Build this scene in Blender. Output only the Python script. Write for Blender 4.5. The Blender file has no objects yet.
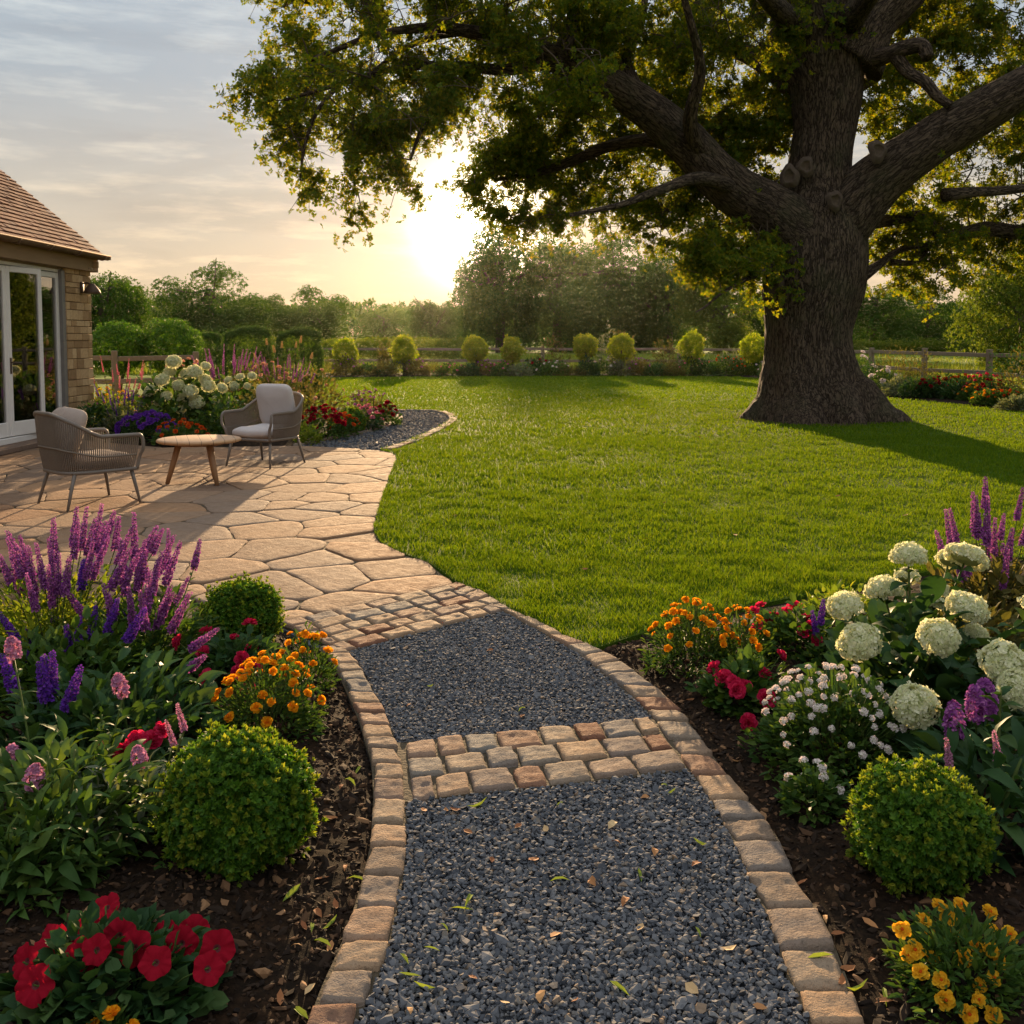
import bpy, bmesh, math
import numpy as np
from mathutils import Vector, Matrix

scene = bpy.context.scene
COL = scene.collection
R = math.radians

# ------------------------------------------------------------------ camera
CH, PIT, FPX = 1.35, R(4.0), 1000.0
PPY = 410.0
cam_d = bpy.data.cameras.new('camera')
cam = bpy.data.objects.new('camera', cam_d)
COL.objects.link(cam)
cam.location = (0, 0, CH)
cam.rotation_euler = (R(90) - PIT, 0, 0)
cam_d.sensor_width = 36.0
cam_d.lens = FPX / 1024 * 36.0
cam_d.shift_y = (PPY - 512) / 1024
cam_d.clip_start = 0.05
cam_d.clip_end = 4000
scene.camera = cam

# ------------------------------------------------------------------ sky, sun, exposure
SUN_EL, SUN_AZ = R(9.2), R(-1.9)          # azimuth measured from +Y towards +X
SUN_STRENGTH = 4.6
SKY_STRENGTH = 0.10
EXPOSURE = 1.55
HAZE_DENSITY = 0.00004
sun_dir = Vector((math.sin(SUN_AZ) * math.cos(SUN_EL), math.cos(SUN_AZ) * math.cos(SUN_EL), math.sin(SUN_EL)))

world = bpy.data.worlds.new('World')
scene.world = world
world.use_nodes = True


def build_sky(nt):
    nt.nodes.clear()
    L = nt.links.new

    def N(t, **kw):
        n = nt.nodes.new(t)
        for k, v in kw.items():
            setattr(n, k, v)
        return n

    def M(op, a, b=None, clamp=False):
        n = N('ShaderNodeMath', operation=op, use_clamp=clamp)
        for i, v in enumerate((a, b)):
            if v is None:
                continue
            if isinstance(v, (int, float)):
                n.inputs[i].default_value = v
            else:
                L(v, n.inputs[i])
        return n.outputs[0]

    def mixc(f, a, b, bt='MIX'):
        n = N('ShaderNodeMix', data_type='RGBA', blend_type=bt)
        for s, v in ((n.inputs[0], f), (n.inputs[6], a), (n.inputs[7], b)):
            if isinstance(v, (int, float)):
                s.default_value = v
            elif isinstance(v, tuple):
                s.default_value = (*v, 1)
            else:
                L(v, s)
        return n.outputs[2]

    out = N('ShaderNodeOutputWorld')
    bg = N('ShaderNodeBackground')
    L(bg.outputs[0], out.inputs[0])
    sky = N('ShaderNodeTexSky', sky_type='NISHITA')
    sky.sun_disc = False
    sky.sun_elevation = SUN_EL
    sky.sun_rotation = SUN_AZ
    sky.air_density, sky.dust_density, sky.ozone_density = 1.0, 0.6, 1.0
    tc = N('ShaderNodeTexCoord')
    sep = N('ShaderNodeSeparateXYZ')
    L(tc.outputs['Generated'], sep.inputs[0])
    z = M('MAXIMUM', sep.outputs[2], 0.0)
    den = M('ADD', z, 0.10)
    comb = N('ShaderNodeCombineXYZ')
    L(M('MULTIPLY', sep.outputs[0], 3.4), comb.inputs[0])
    L(M('MULTIPLY', z, 19.0), comb.inputs[1])
    L(M('MULTIPLY', sep.outputs[1], 1.2), comb.inputs[2])
    n1 = N('ShaderNodeTexNoise')
    n1.inputs['Scale'].default_value = 0.75
    n1.inputs['Detail'].default_value = 8
    n1.inputs['Roughness'].default_value = 0.58
    n1.inputs['Distortion'].default_value = 0.5
    L(comb.outputs[0], n1.inputs['Vector'])
    r1 = N('ShaderNodeMapRange')
    r1.inputs[1].default_value, r1.inputs[2].default_value = 0.52, 0.66
    L(n1.outputs[0], r1.inputs[0])
    # glow round the sun: the air and the thin cloud scatter it forwards
    dot = N('ShaderNodeVectorMath', operation='DOT_PRODUCT')
    gd = Vector((math.sin(R(-1.75)) * math.cos(R(6.6)), math.cos(R(-1.75)) * math.cos(R(6.6)), math.sin(R(6.6))))
    dot.inputs[1].default_value = gd
    L(tc.outputs['Generated'], dot.inputs[0])
    one_m = M('SUBTRACT', 1.0, dot.outputs['Value'])
    g1 = M('MULTIPLY', M('EXPONENT', M('MULTIPLY', one_m, -1200.0)), 3.5)
    g2 = M('MULTIPLY', M('EXPONENT', M('MULTIPLY', one_m, -150.0)), 0.10)
    g3 = M('MULTIPLY', M('EXPONENT', M('MULTIPLY', one_m, -12.0)), 0.03)
    # veil of thin cloud, warm low down and cool grey-blue higher up
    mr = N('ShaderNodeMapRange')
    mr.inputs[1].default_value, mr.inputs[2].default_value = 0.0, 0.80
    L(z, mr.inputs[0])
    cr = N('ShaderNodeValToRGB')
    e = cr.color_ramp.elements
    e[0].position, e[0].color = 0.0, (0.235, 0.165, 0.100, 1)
    e[1].position, e[1].color = 1.0, (0.34, 0.355, 0.375, 1)  # overhead sky, out of view, brightened as added fill for the foreground
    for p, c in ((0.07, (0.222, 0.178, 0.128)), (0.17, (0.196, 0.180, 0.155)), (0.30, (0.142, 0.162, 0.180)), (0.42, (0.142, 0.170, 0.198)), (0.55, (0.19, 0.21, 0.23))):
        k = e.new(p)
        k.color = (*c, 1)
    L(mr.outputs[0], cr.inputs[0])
    skys = mixc(1.0, sky.outputs[0], (SKY_STRENGTH,) * 3, 'MULTIPLY')
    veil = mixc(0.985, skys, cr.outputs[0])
    # darker streaks of altocumulus
    streak = mixc(M('MULTIPLY', r1.outputs[0], 0.28), veil, mixc(1.0, veil, (0.60, 0.58, 0.60), 'MULTIPLY'))
    n2 = N('ShaderNodeTexNoise')
    n2.inputs['Scale'].default_value = 2.6
    n2.inputs['Detail'].default_value = 9
    n2.inputs['Roughness'].default_value = 0.62
    L(comb.outputs[0], n2.inputs['Vector'])
    r2 = N('ShaderNodeMapRange')
    r2.inputs[1].default_value, r2.inputs[2].default_value = 0.48, 0.70
    L(n2.outputs[0], r2.inputs[0])
    bright = mixc(M('MULTIPLY', r2.outputs[0], 0.85), streak, mixc(1.0, streak, (1.52, 1.42, 1.28), 'MULTIPLY'))

    def addc(a, fac, c):
        return mixc(1.0, a, mixc(1.0, c, (1, 1, 1), 'MULTIPLY') if False else scale(fac, c), 'ADD')

    def scale(fac, c):
        v = N('ShaderNodeVectorMath', operation='SCALE')
        v.inputs[0].default_value = c
        L(fac, v.inputs['Scale'])
        return v.outputs[0]
    s = addc(bright, g1, (1.0, 0.82, 0.52))
    s = addc(s, g2, (1.0, 0.74, 0.42))
    s = addc(s, g3, (1.0, 0.66, 0.36))
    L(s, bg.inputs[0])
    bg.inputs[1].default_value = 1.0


build_sky(world.node_tree)

sun_l = bpy.data.lights.new('sun', 'SUN')
sun_l.energy = SUN_STRENGTH
sun_l.angle = R(0.6)
sun_l.color = (1.0, 0.68, 0.37)
sun_o = bpy.data.objects.new('sun', sun_l)
COL.objects.link(sun_o)
sun_o.rotation_euler = sun_dir.to_track_quat('Z', 'Y').to_euler()
sun_o.location = (0, 0, 30)

vs = scene.view_settings
vs.view_transform, vs.look, vs.exposure, vs.gamma, vs.use_curve_mapping = 'Standard', 'None', EXPOSURE, 1.0, False
scene.cycles.use_denoising = True
scene.cycles.max_bounces = 8
scene.cycles.diffuse_bounces = 3
scene.cycles.glossy_bounces = 3
scene.cycles.transmission_bounces = 4
scene.cycles.transparent_max_bounces = 8
scene.cycles.volume_bounces = 0
scene.cycles.sample_clamp_indirect = 6.0
scene.cycles.caustics_reflective = False
scene.cycles.caustics_refractive = False

# ------------------------------------------------------------------ helpers
rng = np.random.default_rng(11)


def ray(px, py):
    cx, cy = (px - 512) / FPX, (PPY - py) / FPX
    return np.array([cx, math.cos(PIT) + cy * math.sin(PIT), -math.sin(PIT) + cy * math.cos(PIT)])


def G(px, py, z=0.0):
    """the ground point a measured spot of the photograph stands on"""
    d = ray(px, py)
    t = (z - CH) / d[2]
    return np.array([d[0] * t, d[1] * t, z])


def P(px, py, Y):
    """the point a measured spot of the photograph has at distance Y"""
    d = ray(px, py)
    t = Y / d[1]
    return np.array([d[0] * t, Y, CH + d[2] * t])


def gxy(*pts):
    return np.array([G(*p)[:2] for p in pts])


def hash3(i, j, k, seed=0):
    h = (i * 374761393 + j * 668265263 + k * 2147483647 + seed * 974634767) & 0xFFFFFFFF
    h = ((h ^ (h >> 13)) * 1274126177) & 0xFFFFFFFF
    h = (h ^ (h >> 16)) & 0xFFFFFFFF
    return h.astype(np.float64) / 0xFFFFFFFF


def vnoise(p, seed=0):
    p = np.asarray(p, float)
    i = np.floor(p).astype(np.int64)
    f = p - i
    f = f * f * (3 - 2 * f)
    o = 0
    for a in (0, 1):
        wa = f[:, 0] if a else 1 - f[:, 0]
        for b in (0, 1):
            wb = f[:, 1] if b else 1 - f[:, 1]
            for c in (0, 1):
                wc = f[:, 2] if c else 1 - f[:, 2]
                o = o + wa * wb * wc * hash3(i[:, 0] + a, i[:, 1] + b, i[:, 2] + c, seed)
    return o * 2 - 1


def fbm(p, octv=4, seed=0):
    p = np.asarray(p, float)
    s, a, o = 0, 1.0, 1.0
    for k in range(octv):
        s = s + a * vnoise(p * o, seed + k)
        a *= 0.5
        o *= 2.03
    return s


def nrm(v):
    v = np.asarray(v, float)
    return v / np.maximum(np.linalg.norm(v, axis=-1, keepdims=True), 1e-9)


class MB:
    """collects vertices and faces, then links them as ONE mesh object"""

    def __init__(s):
        s.v, s.f, s.n, s.att = [], [], 0, []

    def add(s, V, faces, mi=0, att=None):
        V = np.asarray(V, float).reshape(-1, 3)
        for f in faces:
            f = np.asarray(f, np.int64)
            if len(f):
                s.f.append((f + s.n, mi))
        s.v.append(V)
        s.n += len(V)
        if att is not None:
            s.att.append(att)
        return s

    def mesh(s, name, mats, smooth=True):
        me = bpy.data.meshes.new(name)
        V = np.concatenate(s.v) if s.v else np.zeros((0, 3))
        me.vertices.add(len(V))
        me.vertices.foreach_set('co', V.astype(np.float32).ravel())
        li = np.concatenate([f.ravel() for f, _ in s.f])
        lt = np.concatenate([np.full(len(f), f.shape[1]) for f, _ in s.f])
        mi = np.concatenate([np.full(len(f), m) for f, m in s.f])
        ls = np.concatenate([[0], np.cumsum(lt)[:-1]])
        me.loops.add(len(li))
        me.loops.foreach_set('vertex_index', li.astype(np.int32))
        me.polygons.add(len(lt))
        me.polygons.foreach_set('loop_start', ls.astype(np.int32))
        me.polygons.foreach_set('loop_total', lt.astype(np.int32))
        me.polygons.foreach_set('material_index', mi.astype(np.int32))
        me.polygons.foreach_set('use_smooth', np.full(len(lt), smooth))
        if s.att:
            a = me.attributes.new('bk', 'FLOAT_VECTOR', 'POINT')
            a.data.foreach_set('vector', np.concatenate(s.att).astype(np.float32).ravel())
        me.update(calc_edges=True)
        for m in (mats if isinstance(mats, (list, tuple)) else [mats]):
            me.materials.append(m)
        return me

    def build(s, name, mats, parent=None, smooth=True, loc=None):
        return link(name, s.mesh(name, mats, smooth), parent, loc)


def link(name, data, parent=None, loc=None, rot=None, scale=None):
    o = bpy.data.objects.new(name, data)
    COL.objects.link(o)
    if parent is not None:
        o.parent = parent
    if loc is not None:
        o.location = loc
    if rot is not None:
        o.rotation_euler = rot
    if scale is not None:
        o.scale = (scale,) * 3 if isinstance(scale, (int, float)) else scale
    return o


def tag(o, label=None, cat=None, group=None, kind=None):
    if label:
        o['label'] = label
    if cat:
        o['category'] = cat
    if group:
        o['group'] = group
    if kind:
        o['kind'] = kind
    return o


def thing(name, label, cat, loc=(0, 0, 0), rz=0.0, group=None):
    o = link(name, None, None, loc, (0, 0, rz))
    o.empty_display_size = 0.1
    return tag(o, label, cat, group)


def struct(o):
    o['kind'] = 'structure'
    return o


def frames(n, g=rng, spin=True):
    """rotation matrices whose z column is n"""
    n = nrm(n)
    a = np.where(np.abs(n[:, 2:3]) < 0.9, np.array([[0, 0, 1.0]]), np.array([[1.0, 0, 0]]))
    t = nrm(np.cross(a, n))
    b = np.cross(n, t)
    if spin:
        th = g.uniform(0, 2 * math.pi, len(n))[:, None]
        t, b = t * np.cos(th) + b * np.sin(th), -t * np.sin(th) + b * np.cos(th)
    return np.stack([t, b, n], axis=2)


def aim(y, up=(0, 0, 1), roll=None):
    """rotation matrices whose y column points along y and whose z column leans to up"""
    y = nrm(y)
    up = np.broadcast_to(np.asarray(up, float), y.shape)
    x = np.cross(y, up)
    bad = np.linalg.norm(x, axis=1) < 1e-3
    x[bad] = (1, 0, 0)
    x = nrm(x)
    z = np.cross(x, y)
    if roll is not None:
        c, s_ = np.cos(roll)[:, None], np.sin(roll)[:, None]
        x, z = x * c + z * s_, -x * s_ + z * c
    return np.stack([x, y, z], axis=2)


def inst(mb, tpl, pos, Rm, scale, mi=0):
    V, faces = tpl
    pos = np.asarray(pos, float)
    m, n = len(pos), len(V)
    if m == 0:
        return
    sc = np.asarray(scale, float)
    if sc.ndim == 0:
        sc = np.full(m, float(sc))
    if sc.ndim == 1:
        sc = np.repeat(sc[:, None], 3, 1)
    W = np.einsum('mij,mnj->mni', Rm, V[None] * sc[:, None, :]) + pos[:, None, :]
    off = (np.arange(m) * n)[:, None, None]
    mb.add(W.reshape(-1, 3), [(np.asarray(f)[None] + off).reshape(-1, np.asarray(f).shape[1]) for f in faces], mi)


def catmull(pts, n):
    p = np.asarray(pts, float)
    p = np.vstack([2 * p[0] - p[1], p, 2 * p[-1] - p[-2]])
    out = []
    for i in range(1, len(p) - 2):
        t = np.linspace(0, 1, n, endpoint=False)[:, None]
        a, b, c, d = p[i - 1], p[i], p[i + 1], p[i + 2]
        out.append(0.5 * (2 * b + (c - a) * t + (2 * a - 5 * b + 4 * c - d) * t ** 2 + (3 * b - a - 3 * c + d) * t ** 3))
    out.append(p[-2][None])
    return np.vstack(out)


def tube(mb, pts, rad, seg=6, mi=0, cap=True, att=False, prof=None):
    pts = np.asarray(pts, float)
    m = len(pts)
    rad = np.broadcast_to(np.asarray(rad, float), (m,))
    T = nrm(np.gradient(pts, axis=0))
    u = np.cross(T[0], (0, 0, 1.0))
    if np.linalg.norm(u) < 1e-3:
        u = np.array([1.0, 0, 0])
    u = u / np.linalg.norm(u)
    U = []
    for i in range(m):
        u = u - T[i] * np.dot(u, T[i])
        u = u / max(np.linalg.norm(u), 1e-9)
        U.append(u)
    U = np.array(U)
    B = np.cross(T, U)
    th = np.arange(seg) * 2 * math.pi / seg
    rr = rad[:, None] * (prof if prof is not None else np.ones((m, seg)))
    V = pts[:, None] + rr[..., None] * (U[:, None] * np.cos(th)[None, :, None] + B[:, None] * np.sin(th)[None, :, None])
    i, j = np.meshgrid(np.arange(m - 1), np.arange(seg), indexing='ij')
    j2 = (j + 1) % seg
    q = np.stack([i * seg + j, i * seg + j2, (i + 1) * seg + j2, (i + 1) * seg + j], -1).reshape(-1, 4)
    fs = [q]
    if cap:
        fs += [np.arange(seg)[::-1][None], (np.arange(seg) + (m - 1) * seg)[None]]
    a = None
    if att:
        s = np.concatenate([[0], np.cumsum(np.linalg.norm(np.diff(pts, axis=0), axis=1))])
        a = np.stack([rr * np.cos(th)[None], rr * np.sin(th)[None], np.repeat(s[:, None], seg, 1)], -1).reshape(-1, 3)
    mb.add(V.reshape(-1, 3), fs, mi, a)
    return V


def box(mb, c, size, rz=0.0, bev=0.0, mi=0, axes=None):
    """a box with softened edges"""
    h = np.asarray(size, float) / 2
    b = min(bev, h.min() * 0.9)
    if b > 0:
        V, idx = [], {}
        for sx in (-1, 1):
            for sy in (-1, 1):
                for sz in (-1, 1):
                    for k in range(3):
                        p = np.array([sx, sy, sz]) * (h - b)
                        p[k] += (sx, sy, sz)[k] * b
                        idx[(sx, sy, sz, k)] = len(V)
                        V.append(p)
        Q, Tn = [], []
        for k in range(3):
            a_, b_ = [(1, 2), (0, 2), (0, 1)][k]
            for s in (-1, 1):
                ring = []
                for (p, q) in ((-1, -1), (1, -1), (1, 1), (-1, 1)):
                    sg = [0, 0, 0]
                    sg[k], sg[a_], sg[b_] = s, p, q
                    ring.append(idx[(*sg, k)])
                Q.append(ring)
        for k in range(3):
            a_, b_ = [(1, 2), (0, 2), (0, 1)][k]
            for p in (-1, 1):
                for q in (-1, 1):
                    r = []
                    for s, kk in ((-1, a_), (1, a_), (1, b_), (-1, b_)):
                        sg = [0, 0, 0]
                        sg[k], sg[a_], sg[b_] = s, p, q
                        r.append(idx[(*sg, kk)])
                    Q.append(r)
        for sx in (-1, 1):
            for sy in (-1, 1):
                for sz in (-1, 1):
                    Tn.append([idx[(sx, sy, sz, k)] for k in range(3)])
        V = np.array(V)
        Q, Tn = np.array(Q), np.array(Tn)

        def fix(F):
            for r in F:
                pr = V[r]
                nn = np.cross(pr[1] - pr[0], pr[2] - pr[0])
                if np.dot(nn, pr.mean(0)) < 0:
                    r[:] = r[::-1]
            return F
        fs = [fix(Q), fix(Tn)]
    else:
        V = np.array([[x, y, z] for x in (-1, 1) for y in (-1, 1) for z in (-1, 1)]) * h
        fs = [np.array([[0, 1, 3, 2], [4, 6, 7, 5], [0, 4, 5, 1], [2, 3, 7, 6], [0, 2, 6, 4], [1, 5, 7, 3]])]
    if axes is not None:
        V = V @ np.asarray(axes).T
    elif rz:
        cz, sz = math.cos(rz), math.sin(rz)
        V = V @ np.array([[cz, sz, 0], [-sz, cz, 0], [0, 0, 1]])
    mb.add(V + np.asarray(c, float), fs, mi)
    return mb


def rail(mb, a, b, w, h, bev=0.006, mi=0, up=(0, 0, 1)):
    """a squared timber from a to b"""
    a, b = np.asarray(a, float), np.asarray(b, float)
    Rm = aim((b - a)[None], up)[0]
    return box(mb, (a + b) / 2, (w, np.linalg.norm(b - a), h), bev=bev, mi=mi, axes=Rm)


def in_poly(xy, poly):
    x, y = xy[:, 0], xy[:, 1]
    c = np.zeros(len(xy), bool)
    p = np.asarray(poly)
    for i in range(len(p)):
        a, b = p[i - 1], p[i]
        m = (a[1] > y) != (b[1] > y)
        with np.errstate(divide='ignore', invalid='ignore'):
            xx = (b[0] - a[0]) * (y - a[1]) / (b[1] - a[1]) + a[0]
        c ^= m & (x < xx)
    return c


def scatter(poly, n, g=rng, cond=None):
    p = np.asarray(poly)
    lo, hi = p.min(0), p.max(0)
    out, tot, it = [], 0, 0
    while tot < n and it < 60:
        q = g.uniform(lo, hi, (max(n, 200), 2))
        q = q[in_poly(q, p)]
        if cond is not None:
            q = q[cond(q)]
        out.append(q)
        tot += len(q)
        it += 1
    return np.concatenate(out)[:n]


def dist_poly(xy, poly, closed=True):
    p = np.asarray(poly)
    d = np.full(len(xy), 1e9)
    for i in range(0 if closed else 1, len(p)):
        a, b = p[i - 1], p[i]
        ab = b - a
        t = np.clip(((xy - a) @ ab) / max(ab @ ab, 1e-12), 0, 1)
        d = np.minimum(d, np.linalg.norm(xy - (a + t[:, None] * ab), axis=1))
    return d


# ------------------------------------------------------------------ materials
class NT:
    def __init__(s, name):
        s.m = bpy.data.materials.new(name)
        s.m.use_nodes = True
        s.t = s.m.node_tree
        s.t.nodes.clear()
        s.out = s.n('ShaderNodeOutputMaterial')

    def n(s, t, **kw):
        x = s.t.nodes.new(t)
        for k, v in kw.items():
            setattr(x, k, v)
        return x

    def put(s, sock, v):
        if isinstance(v, bpy.types.NodeSocket):
            s.t.links.new(v, sock)
        elif isinstance(v, tuple) and len(v) == 3 and sock.type == 'RGBA':
            sock.default_value = (*v, 1)
        else:
            sock.default_value = v

    def noise(s, scale, vec=None, detail=4, rough=0.55, dist=0.0):
        x = s.n('ShaderNodeTexNoise')
        s.put(x.inputs['Scale'], scale)
        s.put(x.inputs['Detail'], detail)
        s.put(x.inputs['Roughness'], rough)
        s.put(x.inputs['Distortion'], dist)
        if vec is not None:
            s.put(x.inputs['Vector'], vec)
        return x.outputs[0]

    def voro(s, scale, vec=None, feature='F1', out='Distance'):
        x = s.n('ShaderNodeTexVoronoi', feature=feature)
        s.put(x.inputs['Scale'], scale)
        if vec is not None:
            s.put(x.inputs['Vector'], vec)
        return x.outputs[out]

    def math(s, op, a, b=0.0, clamp=False):
        x = s.n('ShaderNodeMath', operation=op, use_clamp=clamp)
        s.put(x.inputs[0], a)
        s.put(x.inputs[1], b)
        return x.outputs[0]

    def rng(s, v, a, b, c=0.0, d=1.0):
        x = s.n('ShaderNodeMapRange')
        for i, k in enumerate((v, a, b, c, d)):
            s.put(x.inputs[i], k)
        return x.outputs[0]

    def ramp(s, v, stops, interp='LINEAR'):
        x = s.n('ShaderNodeValToRGB')
        e = x.color_ramp.elements
        x.color_ramp.interpolation = interp
        while len(e) > 1:
            e.remove(e[-1])
        e[0].position, e[0].color = stops[0][0], (*stops[0][1], 1)
        for p, c in stops[1:]:
            k = e.new(p)
            k.color = (*c, 1)
        s.put(x.inputs[0], v)
        return x.outputs[0]

    def mix(s, f, a, b, bt='MIX'):
        x = s.n('ShaderNodeMix', data_type='RGBA', blend_type=bt)
        s.put(x.inputs[0], f)
        s.put(x.inputs[6], a)
        s.put(x.inputs[7], b)
        return x.outputs[2]

    def objco(s):
        return s.n('ShaderNodeTexCoord').outputs['Object']

    def pos(s):
        return s.n('ShaderNodeNewGeometry').outputs['Position']

    def island(s):
        return s.n('ShaderNodeNewGeometry').outputs['Random Per Island']

    def objrnd(s):
        return s.n('ShaderNodeObjectInfo').outputs['Random']

    def scalev(s, v, sc):
        x = s.n('ShaderNodeMapping')
        s.put(x.inputs['Vector'], v)
        x.inputs['Scale'].default_value = sc
        return x.outputs[0]

    def bump(s, h, strength=0.5, dist=0.01, normal=None):
        x = s.n('ShaderNodeBump')
        s.put(x.inputs['Strength'], strength)
        s.put(x.inputs['Distance'], dist)
        s.put(x.inputs['Height'], h)
        if normal is not None:
            s.put(x.inputs['Normal'], normal)
        return x.outputs[0]

    def bsdf(s, col, rough=0.6, spec=0.4, normal=None, **kw):
        b = s.n('ShaderNodeBsdfPrincipled')
        s.put(b.inputs['Base Color'], col)
        s.put(b.inputs['Roughness'], rough)
        s.put(b.inputs['Specular IOR Level'], spec)
        if normal is not None:
            s.put(b.inputs['Normal'], normal)
        for k, v in kw.items():
            s.put(b.inputs[k], v)
        return b.outputs[0]

    def done(s, sh):
        s.t.links.new(sh, s.out.inputs[0])
        return s.m


def leaf_mat(name, stops, trans=0.45, tcol=(1.25, 1.15, 0.45), rough=0.6, spec=0.06):
    """a leaf: diffuse with some gloss on top, light comes through it; each leaf its own tone"""
    t = NT(name)
    c = t.ramp(t.island(), stops)
    nz = t.noise(55, t.objco(), 3, .6)
    c = t.mix(t.rng(nz, .35, .65, 0, .35), c, t.mix(1.0, c, (.62, .62, .62), 'MULTIPLY'))
    b = t.bsdf(c, rough, spec)
    tr = t.n('ShaderNodeBsdfTranslucent')
    t.put(tr.inputs[0], t.mix(1.0, c, tcol, 'MULTIPLY'))
    mx = t.n('ShaderNodeMixShader')
    t.put(mx.inputs[0], trans)
    t.put(mx.inputs[1], b)
    t.put(mx.inputs[2], tr.outputs[0])
    return t.done(mx.outputs[0])


def petal_mat(name, stops, trans=0.4, rough=0.6, tcol=(1.2, 1.0, 1.0)):
    return leaf_mat(name, stops, trans, tcol, .8, 0.03)


def g3(a, b, c):
    return [(0.0, a), (0.5, b), (1.0, c)]


M = {}
M['grass'] = leaf_mat('grass_blade', g3((0.054, 0.125, 0.007), (0.086, 0.168, 0.009), (0.140, 0.218, 0.014)), 0.50, (1.6, 1.25, 0.4), 0.7, 0.04)
M['oak_leaf'] = leaf_mat('oak_leaf', g3((0.055, 0.112, 0.014), (0.095, 0.150, 0.017), (0.185, 0.195, 0.022)), 0.6, (1.95, 1.45, 0.30), 0.6, 0.08)
M['tree_leaf'] = leaf_mat('tree_leaf', g3((0.030, 0.085, 0.012), (0.052, 0.115, 0.015), (0.090, 0.150, 0.020)), 0.42)
M['tree_leaf_light'] = leaf_mat('tree_leaf_light', g3((0.06, 0.11, 0.014), (0.10, 0.15, 0.018), (0.16, 0.19, 0.025)), 0.5)
M['box_leaf'] = leaf_mat('box_leaf', g3((0.036, 0.105, 0.010), (0.065, 0.155, 0.013), (0.115, 0.215, 0.018)), 0.42, rough=0.5, spec=.18)
M['lime_leaf'] = leaf_mat('lime_leaf', g3((0.10, 0.17, 0.02), (0.16, 0.23, 0.025), (0.27, 0.29, 0.04)), 0.5)
M['gold_leaf'] = leaf_mat('golden_green_leaf', g3((0.14, 0.22, 0.02), (0.22, 0.29, 0.025), (0.34, 0.36, 0.04)), 0.6, (1.4, 1.3, .4))
M['mid_leaf'] = leaf_mat('mid_leaf', g3((0.035, 0.080, 0.018), (0.055, 0.115, 0.022), (0.10, 0.155, 0.03)), 0.38, rough=0.55, spec=.13)
M['dark_leaf'] = leaf_mat('dark_leaf', g3((0.022, 0.060, 0.022), (0.035, 0.085, 0.026), (0.060, 0.108, 0.030)), 0.32, rough=0.55, spec=.13)
M['grey_leaf'] = leaf_mat('grey_leaf', g3((0.10, 0.14, 0.09), (0.15, 0.18, 0.12), (0.21, 0.23, 0.16)), 0.35)
M['olive_leaf'] = leaf_mat('olive_leaf', g3((0.07, 0.075, 0.025), (0.11, 0.105, 0.035), (0.17, 0.14, 0.055)), 0.4)
M['stem'] = leaf_mat('green_stem', g3((0.06, 0.10, 0.025), (0.08, 0.12, 0.03), (0.11, 0.13, 0.04)), 0.15)
M['pink_purple'] = petal_mat('pink_purple_floret', g3((0.18, 0.040, 0.22), (0.30, 0.080, 0.32), (0.50, 0.20, 0.44)))
M['violet'] = petal_mat('violet_floret', g3((0.085, 0.022, 0.26), (0.13, 0.035, 0.34), (0.22, 0.07, 0.44)))
M['pale_pink'] = petal_mat('pale_pink_floret', g3((0.38, 0.14, 0.28), (0.50, 0.22, 0.36), (0.62, 0.34, 0.47)))
M['rose_pink'] = petal_mat('rose_pink_floret', g3((0.40, 0.09, 0.16), (0.52, 0.14, 0.22), (0.60, 0.22, 0.28)))
M['red'] = petal_mat('red_petal', g3((0.16, 0.002, 0.010), (0.23, 0.004, 0.014), (0.31, 0.008, 0.022)), 0.32)
M['crimson'] = petal_mat('crimson_petal', g3((0.42, 0.010, 0.05), (0.56, 0.020, 0.08), (0.68, 0.045, 0.13)), 0.45)
M['orange'] = petal_mat('orange_petal', g3((0.70, 0.22, 0.008), (0.80, 0.36, 0.012), (0.86, 0.48, 0.02)), 0.5)
M['orange_red'] = petal_mat('orange_red_petal', g3((0.50, 0.05, 0.008), (0.60, 0.09, 0.010), (0.66, 0.14, 0.015)), 0.35)
M['yellow'] = petal_mat('yellow_petal', g3((0.70, 0.36, 0.015), (0.78, 0.44, 0.025), (0.80, 0.52, 0.04)), 0.35)
M['cream'] = petal_mat('cream_floret', g3((0.60, 0.65, 0.36), (0.74, 0.75, 0.50), (0.84, 0.83, 0.64)), 0.48, tcol=(1.05, 1.0, .85))
M['white'] = petal_mat('white_floret', g3((0.62, 0.58, 0.56), (0.72, 0.66, 0.63), (0.80, 0.76, 0.72)), 0.3)
M['peach'] = petal_mat('peach_petal', g3((0.62, 0.30, 0.17), (0.70, 0.38, 0.23), (0.75, 0.48, 0.32)), 0.3)
M['tan_seed'] = petal_mat('tan_seed_head', g3((0.40, 0.27, 0.10), (0.48, 0.34, 0.14), (0.55, 0.40, 0.18)), 0.3)
M['flower_eye'] = NT('flower_eye').m
t = NT('dark_eye')
M['flower_eye'] = t.done(t.bsdf((0.10, 0.015, 0.02), 0.7, 0.2))


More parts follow.
